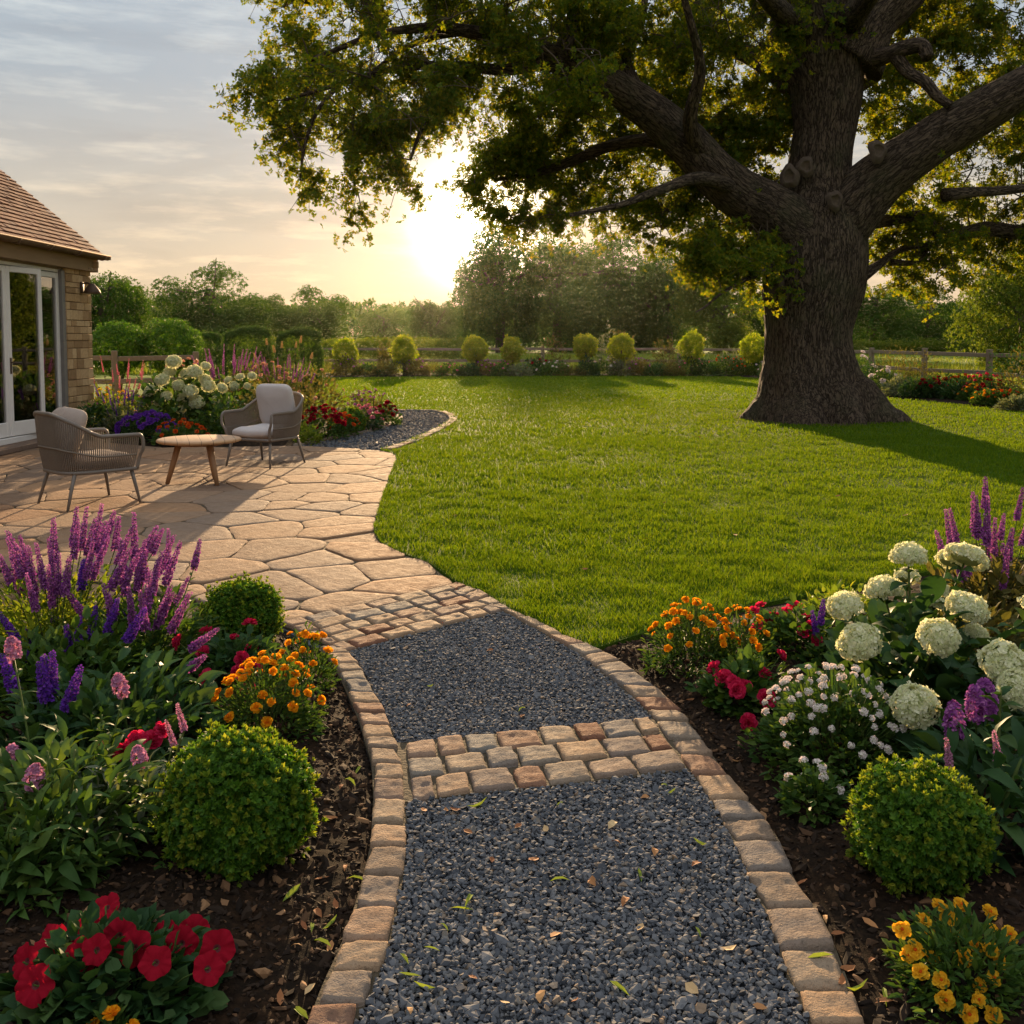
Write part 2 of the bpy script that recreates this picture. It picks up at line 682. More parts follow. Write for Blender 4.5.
def m_stone(name, stops, noise_s=38, bump=0.35, dist=0.004, stain=(0.10, 0.075, 0.05)):
    t = NT(name)
    co = t.objco()
    base = t.ramp(t.objrnd(), stops)
    fine = t.noise(noise_s * 4, co, 6, 0.65)
    mid = t.noise(noise_s, co, 5, 0.6)
    lo = t.noise(noise_s * 0.22, co, 3)
    c = t.mix(t.rng(mid, 0.35, 0.72, 0, 0.55), base, t.mix(1.0, base, (0.62, 0.58, 0.54), 'MULTIPLY'))
    c = t.mix(t.rng(lo, 0.42, 0.7, 0, 0.45), c, t.mix(1.0, base, (1.22, 1.12, 1.0), 'MULTIPLY'))
    c = t.mix(t.rng(fine, 0.56, 0.72, 0, 0.6), c, stain)
    h = t.math('ADD', t.math('MULTIPLY', mid, 1.0), t.math('MULTIPLY', fine, 0.5))
    return t.done(t.bsdf(c, t.rng(mid, 0.3, 0.7, 0.75, 0.95), 0.06, t.bump(h, bump, dist)))


M['sett'] = m_stone('tumbled_sett', [(0, (0.262, 0.174, 0.115)), (0.14, (0.183, 0.145, 0.115)), (0.28, (0.293, 0.201, 0.130)), (0.42, (0.162, 0.149, 0.132)), (0.55, (0.237, 0.155, 0.110)),
                                     (0.68, (0.308, 0.224, 0.150)), (0.80, (0.150, 0.145, 0.137)), (0.90, (0.218, 0.135, 0.094)), (0.96, (0.180, 0.092, 0.061)), (1, (0.158, 0.078, 0.051))], 30, 1.0, 0.008, (0.060, 0.051, 0.044))
M['flag'] = m_stone('sandstone_flag', [(0, (0.270, 0.171, 0.105)), (0.2, (0.185, 0.131, 0.097)), (0.4, (0.291, 0.182, 0.109)), (0.6, (0.210, 0.157, 0.121)), (0.8, (0.312, 0.196, 0.116)), (1, (0.244, 0.142, 0.086))], 13, 1.0, 0.010, (0.213, 0.145, 0.097))
t = NT('bed_mortar')
nn = t.noise(60, t.pos(), 5)
M['mortar'] = t.done(t.bsdf(t.ramp(nn, g3((0.045, 0.036, 0.024), (0.075, 0.060, 0.040), (0.11, 0.086, 0.056))), 0.9, 0.1, t.bump(nn, 0.8, 0.01)))
t = NT('slate_pebble')
isl = t.island()
nn = t.noise(160, t.pos(), 4)
c = t.ramp(isl, [(0, (0.055, 0.060, 0.070)), (0.3, (0.085, 0.091, 0.102)), (0.6, (0.118, 0.123, 0.134)), (0.86, (0.155, 0.156, 0.160)), (0.95, (0.17, 0.155, 0.135)), (1.0, (0.24, 0.17, 0.115))])
M['pebble'] = t.done(t.bsdf(t.mix(t.rng(nn, 0.35, 0.7, 0, 0.4), c, t.mix(1.0, c, (0.62, 0.62, 0.66), 'MULTIPLY')), 0.85, 0.08, t.bump(nn, 0.25, 0.002)))
t = NT('gravel_base')
vv = t.voro(70, t.pos())
c = t.ramp(t.voro(70, t.pos(), out='Color'), g3((0.045, 0.05, 0.062), (0.07, 0.078, 0.095), (0.10, 0.11, 0.13)))
M['gravel_base'] = t.done(t.bsdf(c, 0.7, 0.2, t.bump(t.math('SUBTRACT', 1.0, vv), 1.0, 0.01)))
t = NT('dark_soil')
nn = t.noise(45, t.pos(), 8, 0.7)
n2 = t.noise(6, t.pos(), 3)
c = t.ramp(nn, [(0.3, (0.006, 0.004, 0.0035)), (0.5, (0.013, 0.009, 0.006)), (0.66, (0.026, 0.016, 0.010)), (0.8, (0.055, 0.032, 0.018))])
c = t.mix(t.rng(n2, 0.4, 0.7), c, t.mix(1.0, c, (1.5, 1.25, 1.05), 'MULTIPLY'))
M['soil'] = t.done(t.bsdf(c, 0.95, 0.05, t.bump(nn, 0.9, 0.006)))
t = NT('trodden_earth')
nn = t.noise(24, t.pos(), 7, 0.7)
M['earth'] = t.done(t.bsdf(t.ramp(nn, [(.3, (.035, .040, .012)), (.5, (.075, .055, .03)), (.7, (.12, .085, .05))]), .95, .05, t.bump(nn, 1.0, .02)))
t = NT('mulch_crumb')
c = t.ramp(t.island(), [(0, (0.011, 0.007, 0.005)), (0.55, (0.026, 0.016, 0.010)), (0.82, (0.060, 0.033, 0.018)), (0.95, (0.13, 0.068, 0.034)), (1, (0.25, 0.14, 0.07))])
M['crumb'] = t.done(t.bsdf(c, 0.9, 0.15))
t = NT('lawn_turf')
nn = t.noise(90, t.pos(), 6, 0.7)
n2 = t.noise(0.5, t.pos(), 4)
c = t.ramp(nn, [(0.3, (0.030, 0.068, 0.005)), (0.5, (0.060, 0.116, 0.008)), (0.7, (0.105, 0.165, 0.013))])
c = t.mix(t.rng(n2, 0.35, 0.65, 0, 0.5), c, t.mix(1.0, c, (1.3, 1.1, 0.8), 'MULTIPLY'))
M['turf'] = t.done(t.bsdf(c, 0.9, 0.05, t.bump(nn, 1.0, 0.03)))
t = NT('meadow')
n1 = t.noise(0.08, t.pos(), 5)
n2 = t.noise(6, t.scalev(t.pos(), (1, 0.35, 1)), 6, 0.7)
c = t.ramp(n1, g3((0.090, 0.150, 0.020), (0.145, 0.195, 0.028), (0.20, 0.225, 0.042)))
c = t.mix(t.rng(n2, 0.3, 0.7, 0, 0.6), c, t.mix(1.0, c, (0.55, 0.6, 0.5), 'MULTIPLY'))
M['meadow'] = t.done(t.bsdf(c, 0.95, 0.05, t.bump(n2, 1.0, 0.15)))

t = NT('oak_bark')
at = t.n('ShaderNodeAttribute', attribute_name='bk').outputs['Vector']
st = t.scalev(at, (1.9, 1.9, 0.42))
wob = t.n('ShaderNodeTexNoise')
t.put(wob.inputs['Vector'], at)
wob.inputs['Scale'].default_value = 3.0
st = t.mix(0.10, st, wob.outputs['Color'], 'ADD')
n0 = t.noise(9, st, 3, 0.5)
n1 = t.noise(24, st, 8, 0.72)
n2 = t.noise(1.6, at, 4)
rid = t.math('ABSOLUTE', t.math('SUBTRACT', n0, 0.5))
rid2 = t.math('ABSOLUTE', t.math('SUBTRACT', t.noise(17, st, 2, 0.5), 0.5))
crk = t.math('MULTIPLY', t.rng(rid, 0.0, 0.07, 0, 1), t.rng(rid2, 0.0, 0.06, .35, 1))
h = t.math('ADD', t.math('MULTIPLY', crk, 0.8), t.math('MULTIPLY', n1, 0.7))
c = t.ramp(n1, g3((0.068, 0.048, 0.033), (0.125, 0.091, 0.064), (0.20, 0.15, 0.108)))
c = t.mix(crk, (0.024, 0.017, 0.012), c)
c = t.mix(t.rng(n2, 0.52, 0.75, 0, 0.45), c, (0.080, 0.088, 0.042))
M['bark'] = t.done(t.bsdf(c, 0.92, 0.15, t.bump(h, 1.0, 0.045)))
t = NT('twig_bark')
nn = t.noise(30, t.pos(), 4)
M['twig'] = t.done(t.bsdf(t.ramp(nn, g3((0.05, 0.037, 0.025), (0.08, 0.06, 0.042), (0.12, 0.09, 0.065))), 0.9, 0.1))
t = NT('knot_wood')
nn = t.noise(18, t.objco(), 6, 0.65)
M['knot'] = t.done(t.bsdf(t.ramp(nn, g3((0.050, 0.037, 0.028), (0.080, 0.060, 0.045), (0.115, 0.088, 0.066))), 0.9, 0.1, t.bump(nn, 0.8, 0.02)))
t = NT('weathered_timber')
nn = t.noise(22, t.scalev(t.pos(), (1, 1, 0.3)), 6, 0.65)
M['timber'] = t.done(t.bsdf(t.ramp(nn, g3((0.13, 0.10, 0.068), (0.19, 0.15, 0.105), (0.26, 0.21, 0.15))), 0.85, 0.15, t.bump(nn, 0.5, 0.01)))

# ================================================================== the setting
def sheet(name, poly, z, mat, skirt=0.0, parent=None):
    bm = bmesh.new()
    vs_ = [bm.verts.new((x, y, z)) for x, y in poly]
    f = bm.faces.new(vs_)
    if f.normal.z < 0:
        f.normal_flip()
    if skirt:
        r = bmesh.ops.extrude_edge_only(bm, edges=list(f.edges))
        for g_ in r['geom']:
            if isinstance(g_, bmesh.types.BMVert):
                g_.co.z -= skirt
    bmesh.ops.triangulate(bm, faces=[f for f in bm.faces if len(f.verts) > 4])
    bmesh.ops.recalc_face_normals(bm, faces=bm.faces)
    me = bpy.data.meshes.new(name)
    bm.to_mesh(me)
    bm.free()
    me.materials.append(mat)
    return link(name, me, parent)


gnd = MB()
xs = np.concatenate([-np.geomspace(1800, 30, 14), np.linspace(-25, 25, 11), np.geomspace(30, 1800, 14)])
ys = np.concatenate([[-60, -20, 0], np.linspace(5, 60, 12), np.geomspace(75, 2600, 16)])
gx, gy = np.meshgrid(xs, ys, indexing='ij')
gz = np.where(gy > 50, 0.35 * vnoise(np.stack([gx.ravel() * .02, gy.ravel() * .02, gy.ravel() * 0], 1)).reshape(gx.shape), 0) - 0.07
n0, n1_ = gx.shape
ii, jj = np.meshgrid(np.arange(n0 - 1), np.arange(n1_ - 1), indexing='ij')
q = np.stack([ii * n1_ + jj, (ii + 1) * n1_ + jj, (ii + 1) * n1_ + jj + 1, ii * n1_ + jj + 1], -1).reshape(-1, 4)
gnd.add(np.stack([gx, gy, gz], -1).reshape(-1, 3), [q])
struct(tag(gnd.build('field_ground', M['meadow']), 'wide pale green meadow beyond the timber fence'))

# --- measured outlines
R_OUT = [(457, 582), (489, 595), (513, 611), (542, 623), (570, 639), (596, 648), (622, 662), (666, 695), (688, 720), (707, 746), (732, 779), (776, 833), (795, 877), (822, 915), (847, 975), (862, 1019), (885, 1065), (920, 1130), (1010, 1300)]
R_IN = [(446, 587), (475, 601), (503, 611), (527, 624), (552, 638), (573, 650), (594, 666), (628, 693), (655, 720), (672, 746), (696, 779), (729, 833), (748, 877), (767, 915), (787, 975), (808, 1019), (825, 1065), (850, 1130), (910, 1300)]
L_OUT = [(318, 647), (333, 664), (346, 690), (359, 720), (365, 741), (371, 761), (373, 790), (372, 819), (369, 848), (360, 885), (344, 934), (322, 983), (308, 1020), (288, 1070), (260, 1150), (205, 1300)]
L_IN = [(343, 645), (358, 662), (374, 690), (390, 720), (396, 741), (402, 761), (406, 790), (407, 819), (406, 848), (402, 885), (392, 934), (375, 983), (357, 1020), (340, 1070), (315, 1150), (270, 1300)]
Ro, Ri, Lo, Li = (catmull(gxy(*a), 8) for a in (R_OUT, R_IN, L_OUT, L_IN))
UP = gxy((279, 623), (455, 584), (503, 611), (343, 652))     # upper cobble band: far left, far right, near right, near left
LO = gxy((404, 742), (650, 718), (688, 769), (411, 801))
lawn_front = gxy((428, 562), (457, 582), (489, 595), (513, 611), (542, 623), (570, 639), (596, 648))
bedR_back = np.vstack([gxy((640, 634), (700, 616), (780, 600), (870, 582), (960, 566), (1060, 552)), [[3.75, 5.2], [3.2, 3.4], [2.7, 1.8], [2.5, 0.5]]])
lawn_right = np.array([[9, .5], [11, 9], [11.5, 15]])
lawn_far = gxy((1024, 412), (960, 405), (890, 398), (800, 383), (740, 377), (600, 376), (450, 376.5), (330, 378))
lawn_left = np.array([[-9, 35], [-8.5, 25], [-6.5, 20.6]])
path_out = catmull(np.vstack([[-6.5, 19.8], [-4.2, 19.7], gxy((400, 410.5), (436, 411.5), (449, 418), (440, 426), (410, 440), (380, 450))]), 6)
flag_edge = catmull(gxy((380, 450), (396, 456), (388, 480), (376, 518), (374, 530), (386, 546), (428, 562)), 5)
LAWN = np.vstack([lawn_left, path_out[1:], flag_edge[1:], lawn_front[1:], bedR_back, lawn_right, lawn_far])
LAWN = LAWN[np.concatenate([[True], np.linalg.norm(np.diff(LAWN, axis=0), axis=1) > 1e-4])]
struct(tag(sheet('lawn', LAWN, 0.0, M['turf'], 0.08), 'wide mown green lawn sweeping back from the path to the fence'))

# --- grass blades
gr = MB()
tpl_blade = None


def blades(n_m2, y0, y1, h, w, xmax):
    lo, hi = LAWN.min(0), LAWN.max(0)
    x0 = max(lo[0], -0.56 * y1 - .4)
    x1 = min(hi[0], 0.56 * y1 + .4, xmax)
    n = int((x1 - x0) * (y1 - y0) * n_m2)
    p = np.stack([rng.uniform(x0, x1, n), rng.uniform(y0, y1, n)], 1)
    p = p[np.abs(p[:, 0]) < 0.56 * p[:, 1] + .5]
    p = p[in_poly(p, LAWN)]
    dt = np.hypot((p[:, 0] - 5.25) / 1.55, (p[:, 1] - 17.2) / 1.45)
    p = p[rng.random(len(p)) < np.clip((dt - .78 + 0.16 * vnoise(np.c_[p * 3, p[:, :1] * 0])) / .22, 0, 1)]
    n = len(p)
    hh = h * (0.65 + 0.6 * rng.random(n)) * (1 + 0.45 * vnoise(np.c_[p * 7, p[:, :1] * 0]) + 0.25 * vnoise(np.c_[p * 1.1, p[:, :1] * 0]))
    a = rng.uniform(0, 2 * math.pi, n)
    ld = rng.uniform(0, 2 * math.pi, n)
    ln = hh * rng.uniform(0.15, 0.75, n)
    wv = np.stack([np.cos(a), np.sin(a), np.zeros(n)], 1) * (w * rng.uniform(.6, 1.2, n))[:, None] / 2
    lv = np.stack([np.cos(ld) * ln, np.sin(ld) * ln, np.zeros(n)], 1)
    b = np.c_[p, np.full(n, -0.004)]
    up = np.zeros((n, 3))
    up[:, 2] = hh
    V = np.stack([b - wv, b + wv, b + up * .6 + lv * .35 + wv * .75, b + up * .6 + lv * .35 - wv * .75, b + up * .95 + lv], 1)
    k = np.arange(n)[:, None] * 5
    gr.add(V.reshape(-1, 3), [k + [[0, 1, 2, 3]], k + [[3, 2, 4]]])


blades(9000, 4.2, 6.2, .036, .0042, 9)
blades(4600, 6.2, 9, .036, .0058, 9)
blades(1900, 9, 14, .038, .009, 11)
blades(620, 14, 22, .040, .016, 13)
blades(260, 22, 38, .045, .028, 14)
go = gr.build('grass', M['grass'])
tag(go, 'short mown grass blades covering the lawn', kind='stuff')

# --- patio of crazy paving
bedL_back = gxy((283, 629), (250, 618), (200, 600), (120, 584), (0, 566))
PATIO = np.vstack([[[-6.18, 13.7], [-4.5, 12.6], [-2.75, 12.75]], flag_edge, gxy((455, 584)), gxy((279, 623)), bedL_back[1:], [[-4.2, 5.6], [-6.18, 6.0]]])
patio = struct(tag(sheet('patio', PATIO, -0.008, M['mortar'], 0.05), 'terrace of irregular golden sandstone flags'))


def clip_half(poly, p, n):
    out = []
    for i in range(len(poly)):
        a, b = poly[i - 1], poly[i]
        da, db = np.dot(a - p, n), np.dot(b - p, n)
        if da <= 0:
            if db <= 0:
                out.append(b)
            else:
                out.append(a + (b - a) * da / (da - db))
        elif db <= 0:
            out.append(a + (b - a) * da / (da - db))
            out.append(b)
    return out


def slab(name, poly, z, th, mat, parent, seed, bev=0.004, mb=None):
    """a stone slab with worn edges, its own origin at its middle"""
    p = np.asarray(poly)
    c = p.mean(0)
    seg = []
    for i in range(len(p)):
        a, b = p[i], p[(i + 1) % len(p)]
        k = max(1, int(np.linalg.norm(b - a) / 0.045))
        seg.append(a + (b - a) * np.arange(k)[:, None] / k)
    p = np.vstack(seg)
    for _ in range(1):
        p = 0.5 * p + 0.25 * (np.roll(p, 1, 0) + np.roll(p, -1, 0))
    d = p - c
    nd_ = nrm(d)
    wob = 0.010 * vnoise(np.c_[p * 9, np.full(len(p), seed)])
    p = p + nd_ * wob[:, None]
    n = len(p)
    ln = np.linalg.norm(p - c, axis=1)[:, None]
    rings = [(0.0, -th), (0.0, -bev), (bev * .35, -bev * .3), (bev, 0.0), (0.06, 0.0015)]
    V = []
    tz = rng.normal(0, 0.0025)
    for inset, dz in rings:
        pp = c + (p - c) * np.maximum(1 - inset / ln, 0.1)
        V.append(np.c_[pp - c, np.full(n, z + dz + tz)])
    V.append(np.array([[0, 0, z + 0.003 + tz]]))
    V = np.vstack(V)
    k = np.arange(n)
    k2 = (k + 1) % n
    fs = [np.stack([r * n + k, r * n + k2, (r + 1) * n + k2, (r + 1) * n + k], 1) for r in range(len(rings) - 1)]
    r = len(rings) - 1
    tri = np.stack([r * n + k, r * n + k2, np.full(n, (r + 1) * n)], 1)
    area = np.sum(p[:, 0] * np.roll(p[:, 1], -1) - p[:, 1] * np.roll(p[:, 0], -1))
    if area < 0:
        fs = [f[:, ::-1] for f in fs]
        tri = tri[:, ::-1]
    if mb is not None:
        return mb.add(V + [c[0], c[1], 0], fs + [tri])
    return MB().add(V, fs + [tri]).build(name, mat, parent, True, (c[0], c[1], 0))


sd = []
gridx, gridy = 0.50, 0.45
for iy in range(32):
    for ix in range(22):
        sd.append([-6.6 + (ix + 0.5 * (iy % 2)) * gridx + rng.uniform(-.25, .25), 3.6 + iy * gridy * (1 + .012 * iy) + rng.uniform(-.22, .22)])
sd = np.array(sd)
sd = sd[dist_poly(sd, PATIO) * np.where(in_poly(sd, PATIO), -1, 1) < 0.5]
flags = []
for i, s_ in enumerate(sd):
    cell = [s_ + v for v in np.array([[-1.4, -1.4], [1.4, -1.4], [1.4, 1.4], [-1.4, 1.4]])]
    dd = np.linalg.norm(sd - s_, axis=1)
    for j in np.argsort(dd)[1:16]:
        n_ = sd[j] - s_
        m_ = (sd[j] + s_) / 2 - nrm(n_) * 0.0050
        cell = clip_half(cell, m_, n_)
        if len(cell) < 3:
            break
    if len(cell) < 3:
        continue
    # cut the terrace outline down to this cell
    poly = [v for v in PATIO]
    cell = np.array(cell)
    if np.sum(cell[:, 0] * np.roll(cell[:, 1], -1) - cell[:, 1] * np.roll(cell[:, 0], -1)) < 0:
        cell = cell[::-1]
    for k in range(len(cell)):
        a, b = cell[k], cell[(k + 1) % len(cell)]
        e_ = b - a
        if np.linalg.norm(e_) < 1e-6:
            continue
        poly = clip_half(poly, a, np.array([e_[1], -e_[0]]))
        if len(poly) < 3:
            break
    if len(poly) < 3:
        continue
    poly = np.array(poly)
    ar = abs(np.sum(poly[:, 0] * np.roll(poly[:, 1], -1) - poly[:, 1] * np.roll(poly[:, 0], -1))) / 2
    if ar < 0.03:
        continue
    m_ = poly.mean(0)
    off = max(0, abs(m_[0]) / m_[1] - .52) * 40
    flags.append((ar / (m_ @ m_) / (1 + off), i, poly))
flags.sort(key=lambda a: -a[0])
for _, i, poly in flags[:100]:
    slab('flagstone', poly, 0.0, 0.03, M['flag'], patio, i)
rest = MB()
for _, i, poly in flags[100:]:
    slab('flagstone', poly, 0.0, 0.03, M['flag'], patio, i, mb=rest)
if rest.v:
    rest.build('paving', M['flag'], patio)['kind'] = 'stuff'


# --- tumbled setts
def sett(quad, ztop, parent, name, gap=0.0055, depth=0.055):
    q_ = np.asarray(quad, float)
    c = q_.mean(0)
    n = 15
    u = np.linspace(-1, 1, n)
    U, W = np.meshgrid(u, u, indexing='ij')
    k = rng.uniform(.03, .09)
    x = U * np.sqrt(1 - k * W * W)
    y = W * np.sqrt(1 - k * U * U)
    e1 = np.linalg.norm(q_[1] - q_[0])
    e2 = np.linalg.norm(q_[3] - q_[0])
    x = x * (1 - 2 * gap / max(e1, .02))
    y = y * (1 - 2 * gap / max(e2, .02))
    a, b = (x + 1) / 2, (y + 1) / 2
    xy = (q_[0] * ((1 - a) * (1 - b))[..., None] + q_[1] * (a * (1 - b))[..., None] + q_[2] * (a * b)[..., None] + q_[3] * ((1 - a) * b)[..., None])
    edge = np.maximum(np.abs(U), np.abs(W))
    ed = np.clip((edge - 0.74) / 0.26, 0, 1)
    z = ztop - 0.0065 * ed ** 2.6
    sdv = rng.uniform(0, 99)
    pz = np.c_[xy.reshape(-1, 2), np.full(n * n, sdv)]
    z = z + (0.0032 * fbm(pz * [26, 26, 1], 3)).reshape(n, n) + rng.normal(0, .0016) + (U * rng.normal(0, .0018) + W * rng.normal(0, .0018))
    xy = xy + (0.0035 * np.stack([vnoise(pz * [30, 30, 1] + 7), vnoise(pz * [30, 30, 1] + 19)], 1)).reshape(n, n, 2)
    V = np.c_[(xy - c).reshape(-1, 2), z.reshape(-1)]
    I = np.arange(n * n).reshape(n, n)
    f = np.stack([I[:-1, :-1], I[1:, :-1], I[1:, 1:], I[:-1, 1:]], -1).reshape(-1, 4)
    rim = np.concatenate([I[:-1, 0], I[-1, :-1], I[:0:-1, -1], I[0, :0:-1]])
    low = V[rim].copy()
    low[:, 2] = ztop - depth
    m = len(rim)
    kk = np.arange(m)
    sk = np.stack([rim, n * n + kk, n * n + (kk + 1) % m, rim[(kk + 1) % m]], 1)
    ar = (q_[1][0] - q_[0][0]) * (q_[3][1] - q_[0][1]) - (q_[1][1] - q_[0][1]) * (q_[3][0] - q_[0][0])
    fs = [f, sk]
    if ar < 0:
        fs = [x_[:, ::-1] for x_ in fs]
    return MB().add(np.vstack([V, low]), fs).build(name, M['sett'], parent, True, (c[0], c[1], 0))


def edging(label, A, B, length, ztop=0.010):
    root = struct(tag(link('stone_edging', None, None, (0, 0, 0)), label))
    mid = (A + B) / 2
    s = np.concatenate([[0], np.cumsum(np.linalg.norm(np.diff(mid, axis=0), axis=1))])
    pos, cuts = 0.0, [0.0]
    while pos < s[-1]:
        pos += length * rng.uniform(.8, 1.25)
        cuts.append(min(pos, s[-1]))

    def at_(C, d):
        return np.array([np.interp(d, s, C[:, 0]), np.interp(d, s, C[:, 1])])
    for a, b in zip(cuts[:-1], cuts[1:]):
        if b - a < length * .4:
            continue
        jl = rng.uniform(-.007, .007, 4)
        w = nrm(at_(B, a) - at_(A, a))
        sett([at_(A, a) + w * jl[0], at_(B, a) + w * jl[1], at_(B, b) + w * jl[2], at_(A, b) + w * jl[3]], ztop, root, 'edging_stone')
    return root


edging('kerb of tumbled tan setts along the lawn and right bed side of the gravel path', Ri, Ro, 0.135)
edging('kerb of tumbled tan setts along the left bed side of the gravel path', Lo, Li, 0.12)


def band(label, Q, rows, per):
    root = struct(tag(link('cobble_band', None, None, (0, 0, 0)), label))
    a, b, c, d = Q

    def pt(u, v):
        return (a * (1 - u) + b * u) * (1 - v) + (d * (1 - u) + c * u) * v
    for r in range(rows):
        cuts = [0.0]
        x = -rng.uniform(0.2, .8) / per
        while True:
            x += rng.uniform(.72, 1.32) / per
            if x > 1 - 0.35 / per:
                break
            if x > 0.3 / per:
                cuts.append(x)
        cuts.append(1.0)
        v0, v1 = r / rows, (r + 1) / rows
        for u0, u1 in zip(cuts[:-1], cuts[1:]):
            j = rng.uniform(-.05, .05, 4) / rows
            sett([pt(u0, v0 + j[0]), pt(u1, v0 + j[1]), pt(u1, v1 + j[2]), pt(u0, v1 + j[3])], 0.010, root, 'cobble')


band('five courses of tan cobbles between the flagstones and the upper gravel', UP, 5, 7)
band('three courses of tan cobbles crossing the middle of the gravel path', LO, 3, 6.6)

# --- earth and sand packed in the joints of the setts
def joint(label, poly, z):
    struct(tag(sheet('joint_sand', poly, z, M['mortar'], 0.03), label))


joint('sandy joints of the upper cobble band', UP, -0.003)
joint('sandy joints of the lower cobble band', LO + np.array([[-.03, .0], [.02, 0], [.03, 0], [-.03, 0]]), -0.003)
joint('sandy joints of the right kerb', np.vstack([Ro, Ri[::-1]]), -0.006)
joint('sandy joints of the left kerb', np.vstack([Lo, Li[::-1]]), -0.006)

# --- gravel
def seq(C, y0, y1):
    m = (C[:, 1] > y0) & (C[:, 1] < y1)
    return C[m]


GR1 = np.vstack([LO[3], LO[2], seq(Ri, 0.9, LO[2][1]), seq(Li, 0.9, LO[3][1])[::-1]])
GR2 = np.vstack([UP[3], UP[2], seq(Ri, LO[1][1], UP[2][1]), LO[1], LO[0], seq(Li, LO[0][1], UP[3][1])[::-1]])
ALLP = np.vstack([UP[0], UP[1], Ro[Ro[:, 1] < UP[1][1]], Lo[::-1]])
struct(tag(sheet('gravel_path', ALLP, -0.016, M['gravel_base'], 0.03), 'blue-grey gravel path curving between the flower beds to the terrace'))
ico = bmesh.new()
bmesh.ops.create_icosphere(ico, subdivisions=2, radius=1)
ico.verts.ensure_lookup_table()
ICO = (np.array([v.co[:] for v in ico.verts]), [np.array([[v.index for v in f.verts] for f in ico.faces])])
ico.free()
ico = bmesh.new()
bmesh.ops.create_icosphere(ico, subdivisions=1, radius=1)
ICO1 = (np.array([v.co[:] for v in ico.verts]), [np.array([[v.index for v in f.verts] for f in ico.faces])])
ico.free()


def lump(T, amp, seed):
    V = T[0] * (1 + amp * vnoise(T[0] * 1.6 + seed * 7.3, seed))[:, None]
    return (V, T[1])


def pebbles(poly, spacing, size, z, mb, tpls, jit=0.5):
    lo, hi = poly.min(0), poly.max(0)
    gx_, gy_ = np.meshgrid(np.arange(lo[0], hi[0], spacing), np.arange(lo[1], hi[1], spacing))
    p = np.stack([gx_.ravel(), gy_.ravel()], 1) + rng.uniform(-jit, jit, (gx_.size, 2)) * spacing
    p = p[in_poly(p, poly)]
    which = rng.integers(0, len(tpls), len(p))
    for k, T in enumerate(tpls):
        q_ = p[which == k]
        n = len(q_)
        s_ = size * rng.lognormal(0, .25, n)
        sc = np.stack([s_ * rng.uniform(.9, 1.4, n), s_ * rng.uniform(.75, 1.05, n), s_ * rng.uniform(.5, .8, n)], 1)
        nv = np.c_[rng.normal(0, .35, (n, 2)), np.ones(n)]
        inst(mb, T, np.c_[q_, z + rng.uniform(-.3, .6, n) * size], frames(nv), sc)


PT = [lump(ICO1, .75, k) for k in range(9)]
pm = MB()
pebbles(GR1, 0.0108, 0.0062, -0.006, pm, PT)
pebbles(GR1, 0.018, 0.0070, -0.002, pm, PT)
pebbles(GR2, 0.0108, 0.0058, -0.007, pm, PT)
pebbles(GR2, 0.020, 0.0064, -0.003, pm, PT)
tag(pm.build('gravel', M['pebble'], None, False), 'blue-grey pebbles of the gravel path', kind='stuff')

# the far path round the planted bed
path_in = catmull(np.vstack([gxy((300, 446), (350, 436), (385, 428), (402, 418)), [[-2.35, 18.2], [-4.0, 18.8], [-6.5, 18.9]]]), 6)
FARP = np.vstack([path_out[::-1], path_in[::-1][:0], [[-6.5, 19.8]], path_in[::-1]])
FARP = np.vstack([path_in, path_out])
struct(tag(sheet('garden_path', FARP, -0.010, M['gravel_base'], 0.03), 'narrow gravel path curling round the tip of the terrace flower bed'))
pm = MB()
pebbles(FARP, 0.042, 0.017, -0.006, pm, [lump(ICO1, .4, k) for k in range(3)])
o = pm.build('path_gravel', M['pebble'])
tag(o, 'grey pebbles of the narrow path round the terrace bed', kind='stuff')


def offset(C, d):
    t_ = nrm(np.gradient(C, axis=0))
    return C + np.stack([-t_[:, 1], t_[:, 0]], 1) * d


edging('pale stone edging between the narrow gravel path and the lawn', offset(path_out, 0.0), offset(path_out, 0.15), 0.30, 0.02)
edging('pale stone edging between the narrow gravel path and the planted bed', offset(path_in, -0.02), offset(path_in, 0.11), 0.30, 0.03)

# --- soil of the beds
BED_L = np.vstack([bedL_back, [[-4.4, 5.4], [-5.0, 3.0], [-3.0, 0.7], [-0.9, 0.7]], Lo[::-1][2:], gxy((300, 640))])
BED_R = np.vstack([lawn_front[-1:], bedR_back, seq(Ro, 0.75, 4.33)[::-1]])
BED_B = np.vstack([path_in[:-1], [[-6.18, 18.9], [-6.18, 13.7], [-4.5, 12.6], [-2.75, 12.75]]])
BED_F = np.vstack([lawn_far, [[-9, 41], [9.3, 39.3], [12.0, 24], [13.0, 16], [11.5, 15.5]]])


def soil_h(xy, poly):
    d = dist_poly(xy, poly)
    p = np.c_[xy, xy[:, :1] * 0]
    return -0.022 + 0.055 * np.clip(d / .35, 0, 1) ** .8 + 0.009 * fbm(p * 5, 2) * np.clip(d / .08, .25, 1) + 0.004 * fbm(p * 22 + 5, 2) * np.clip(d / .08, .2, 1)


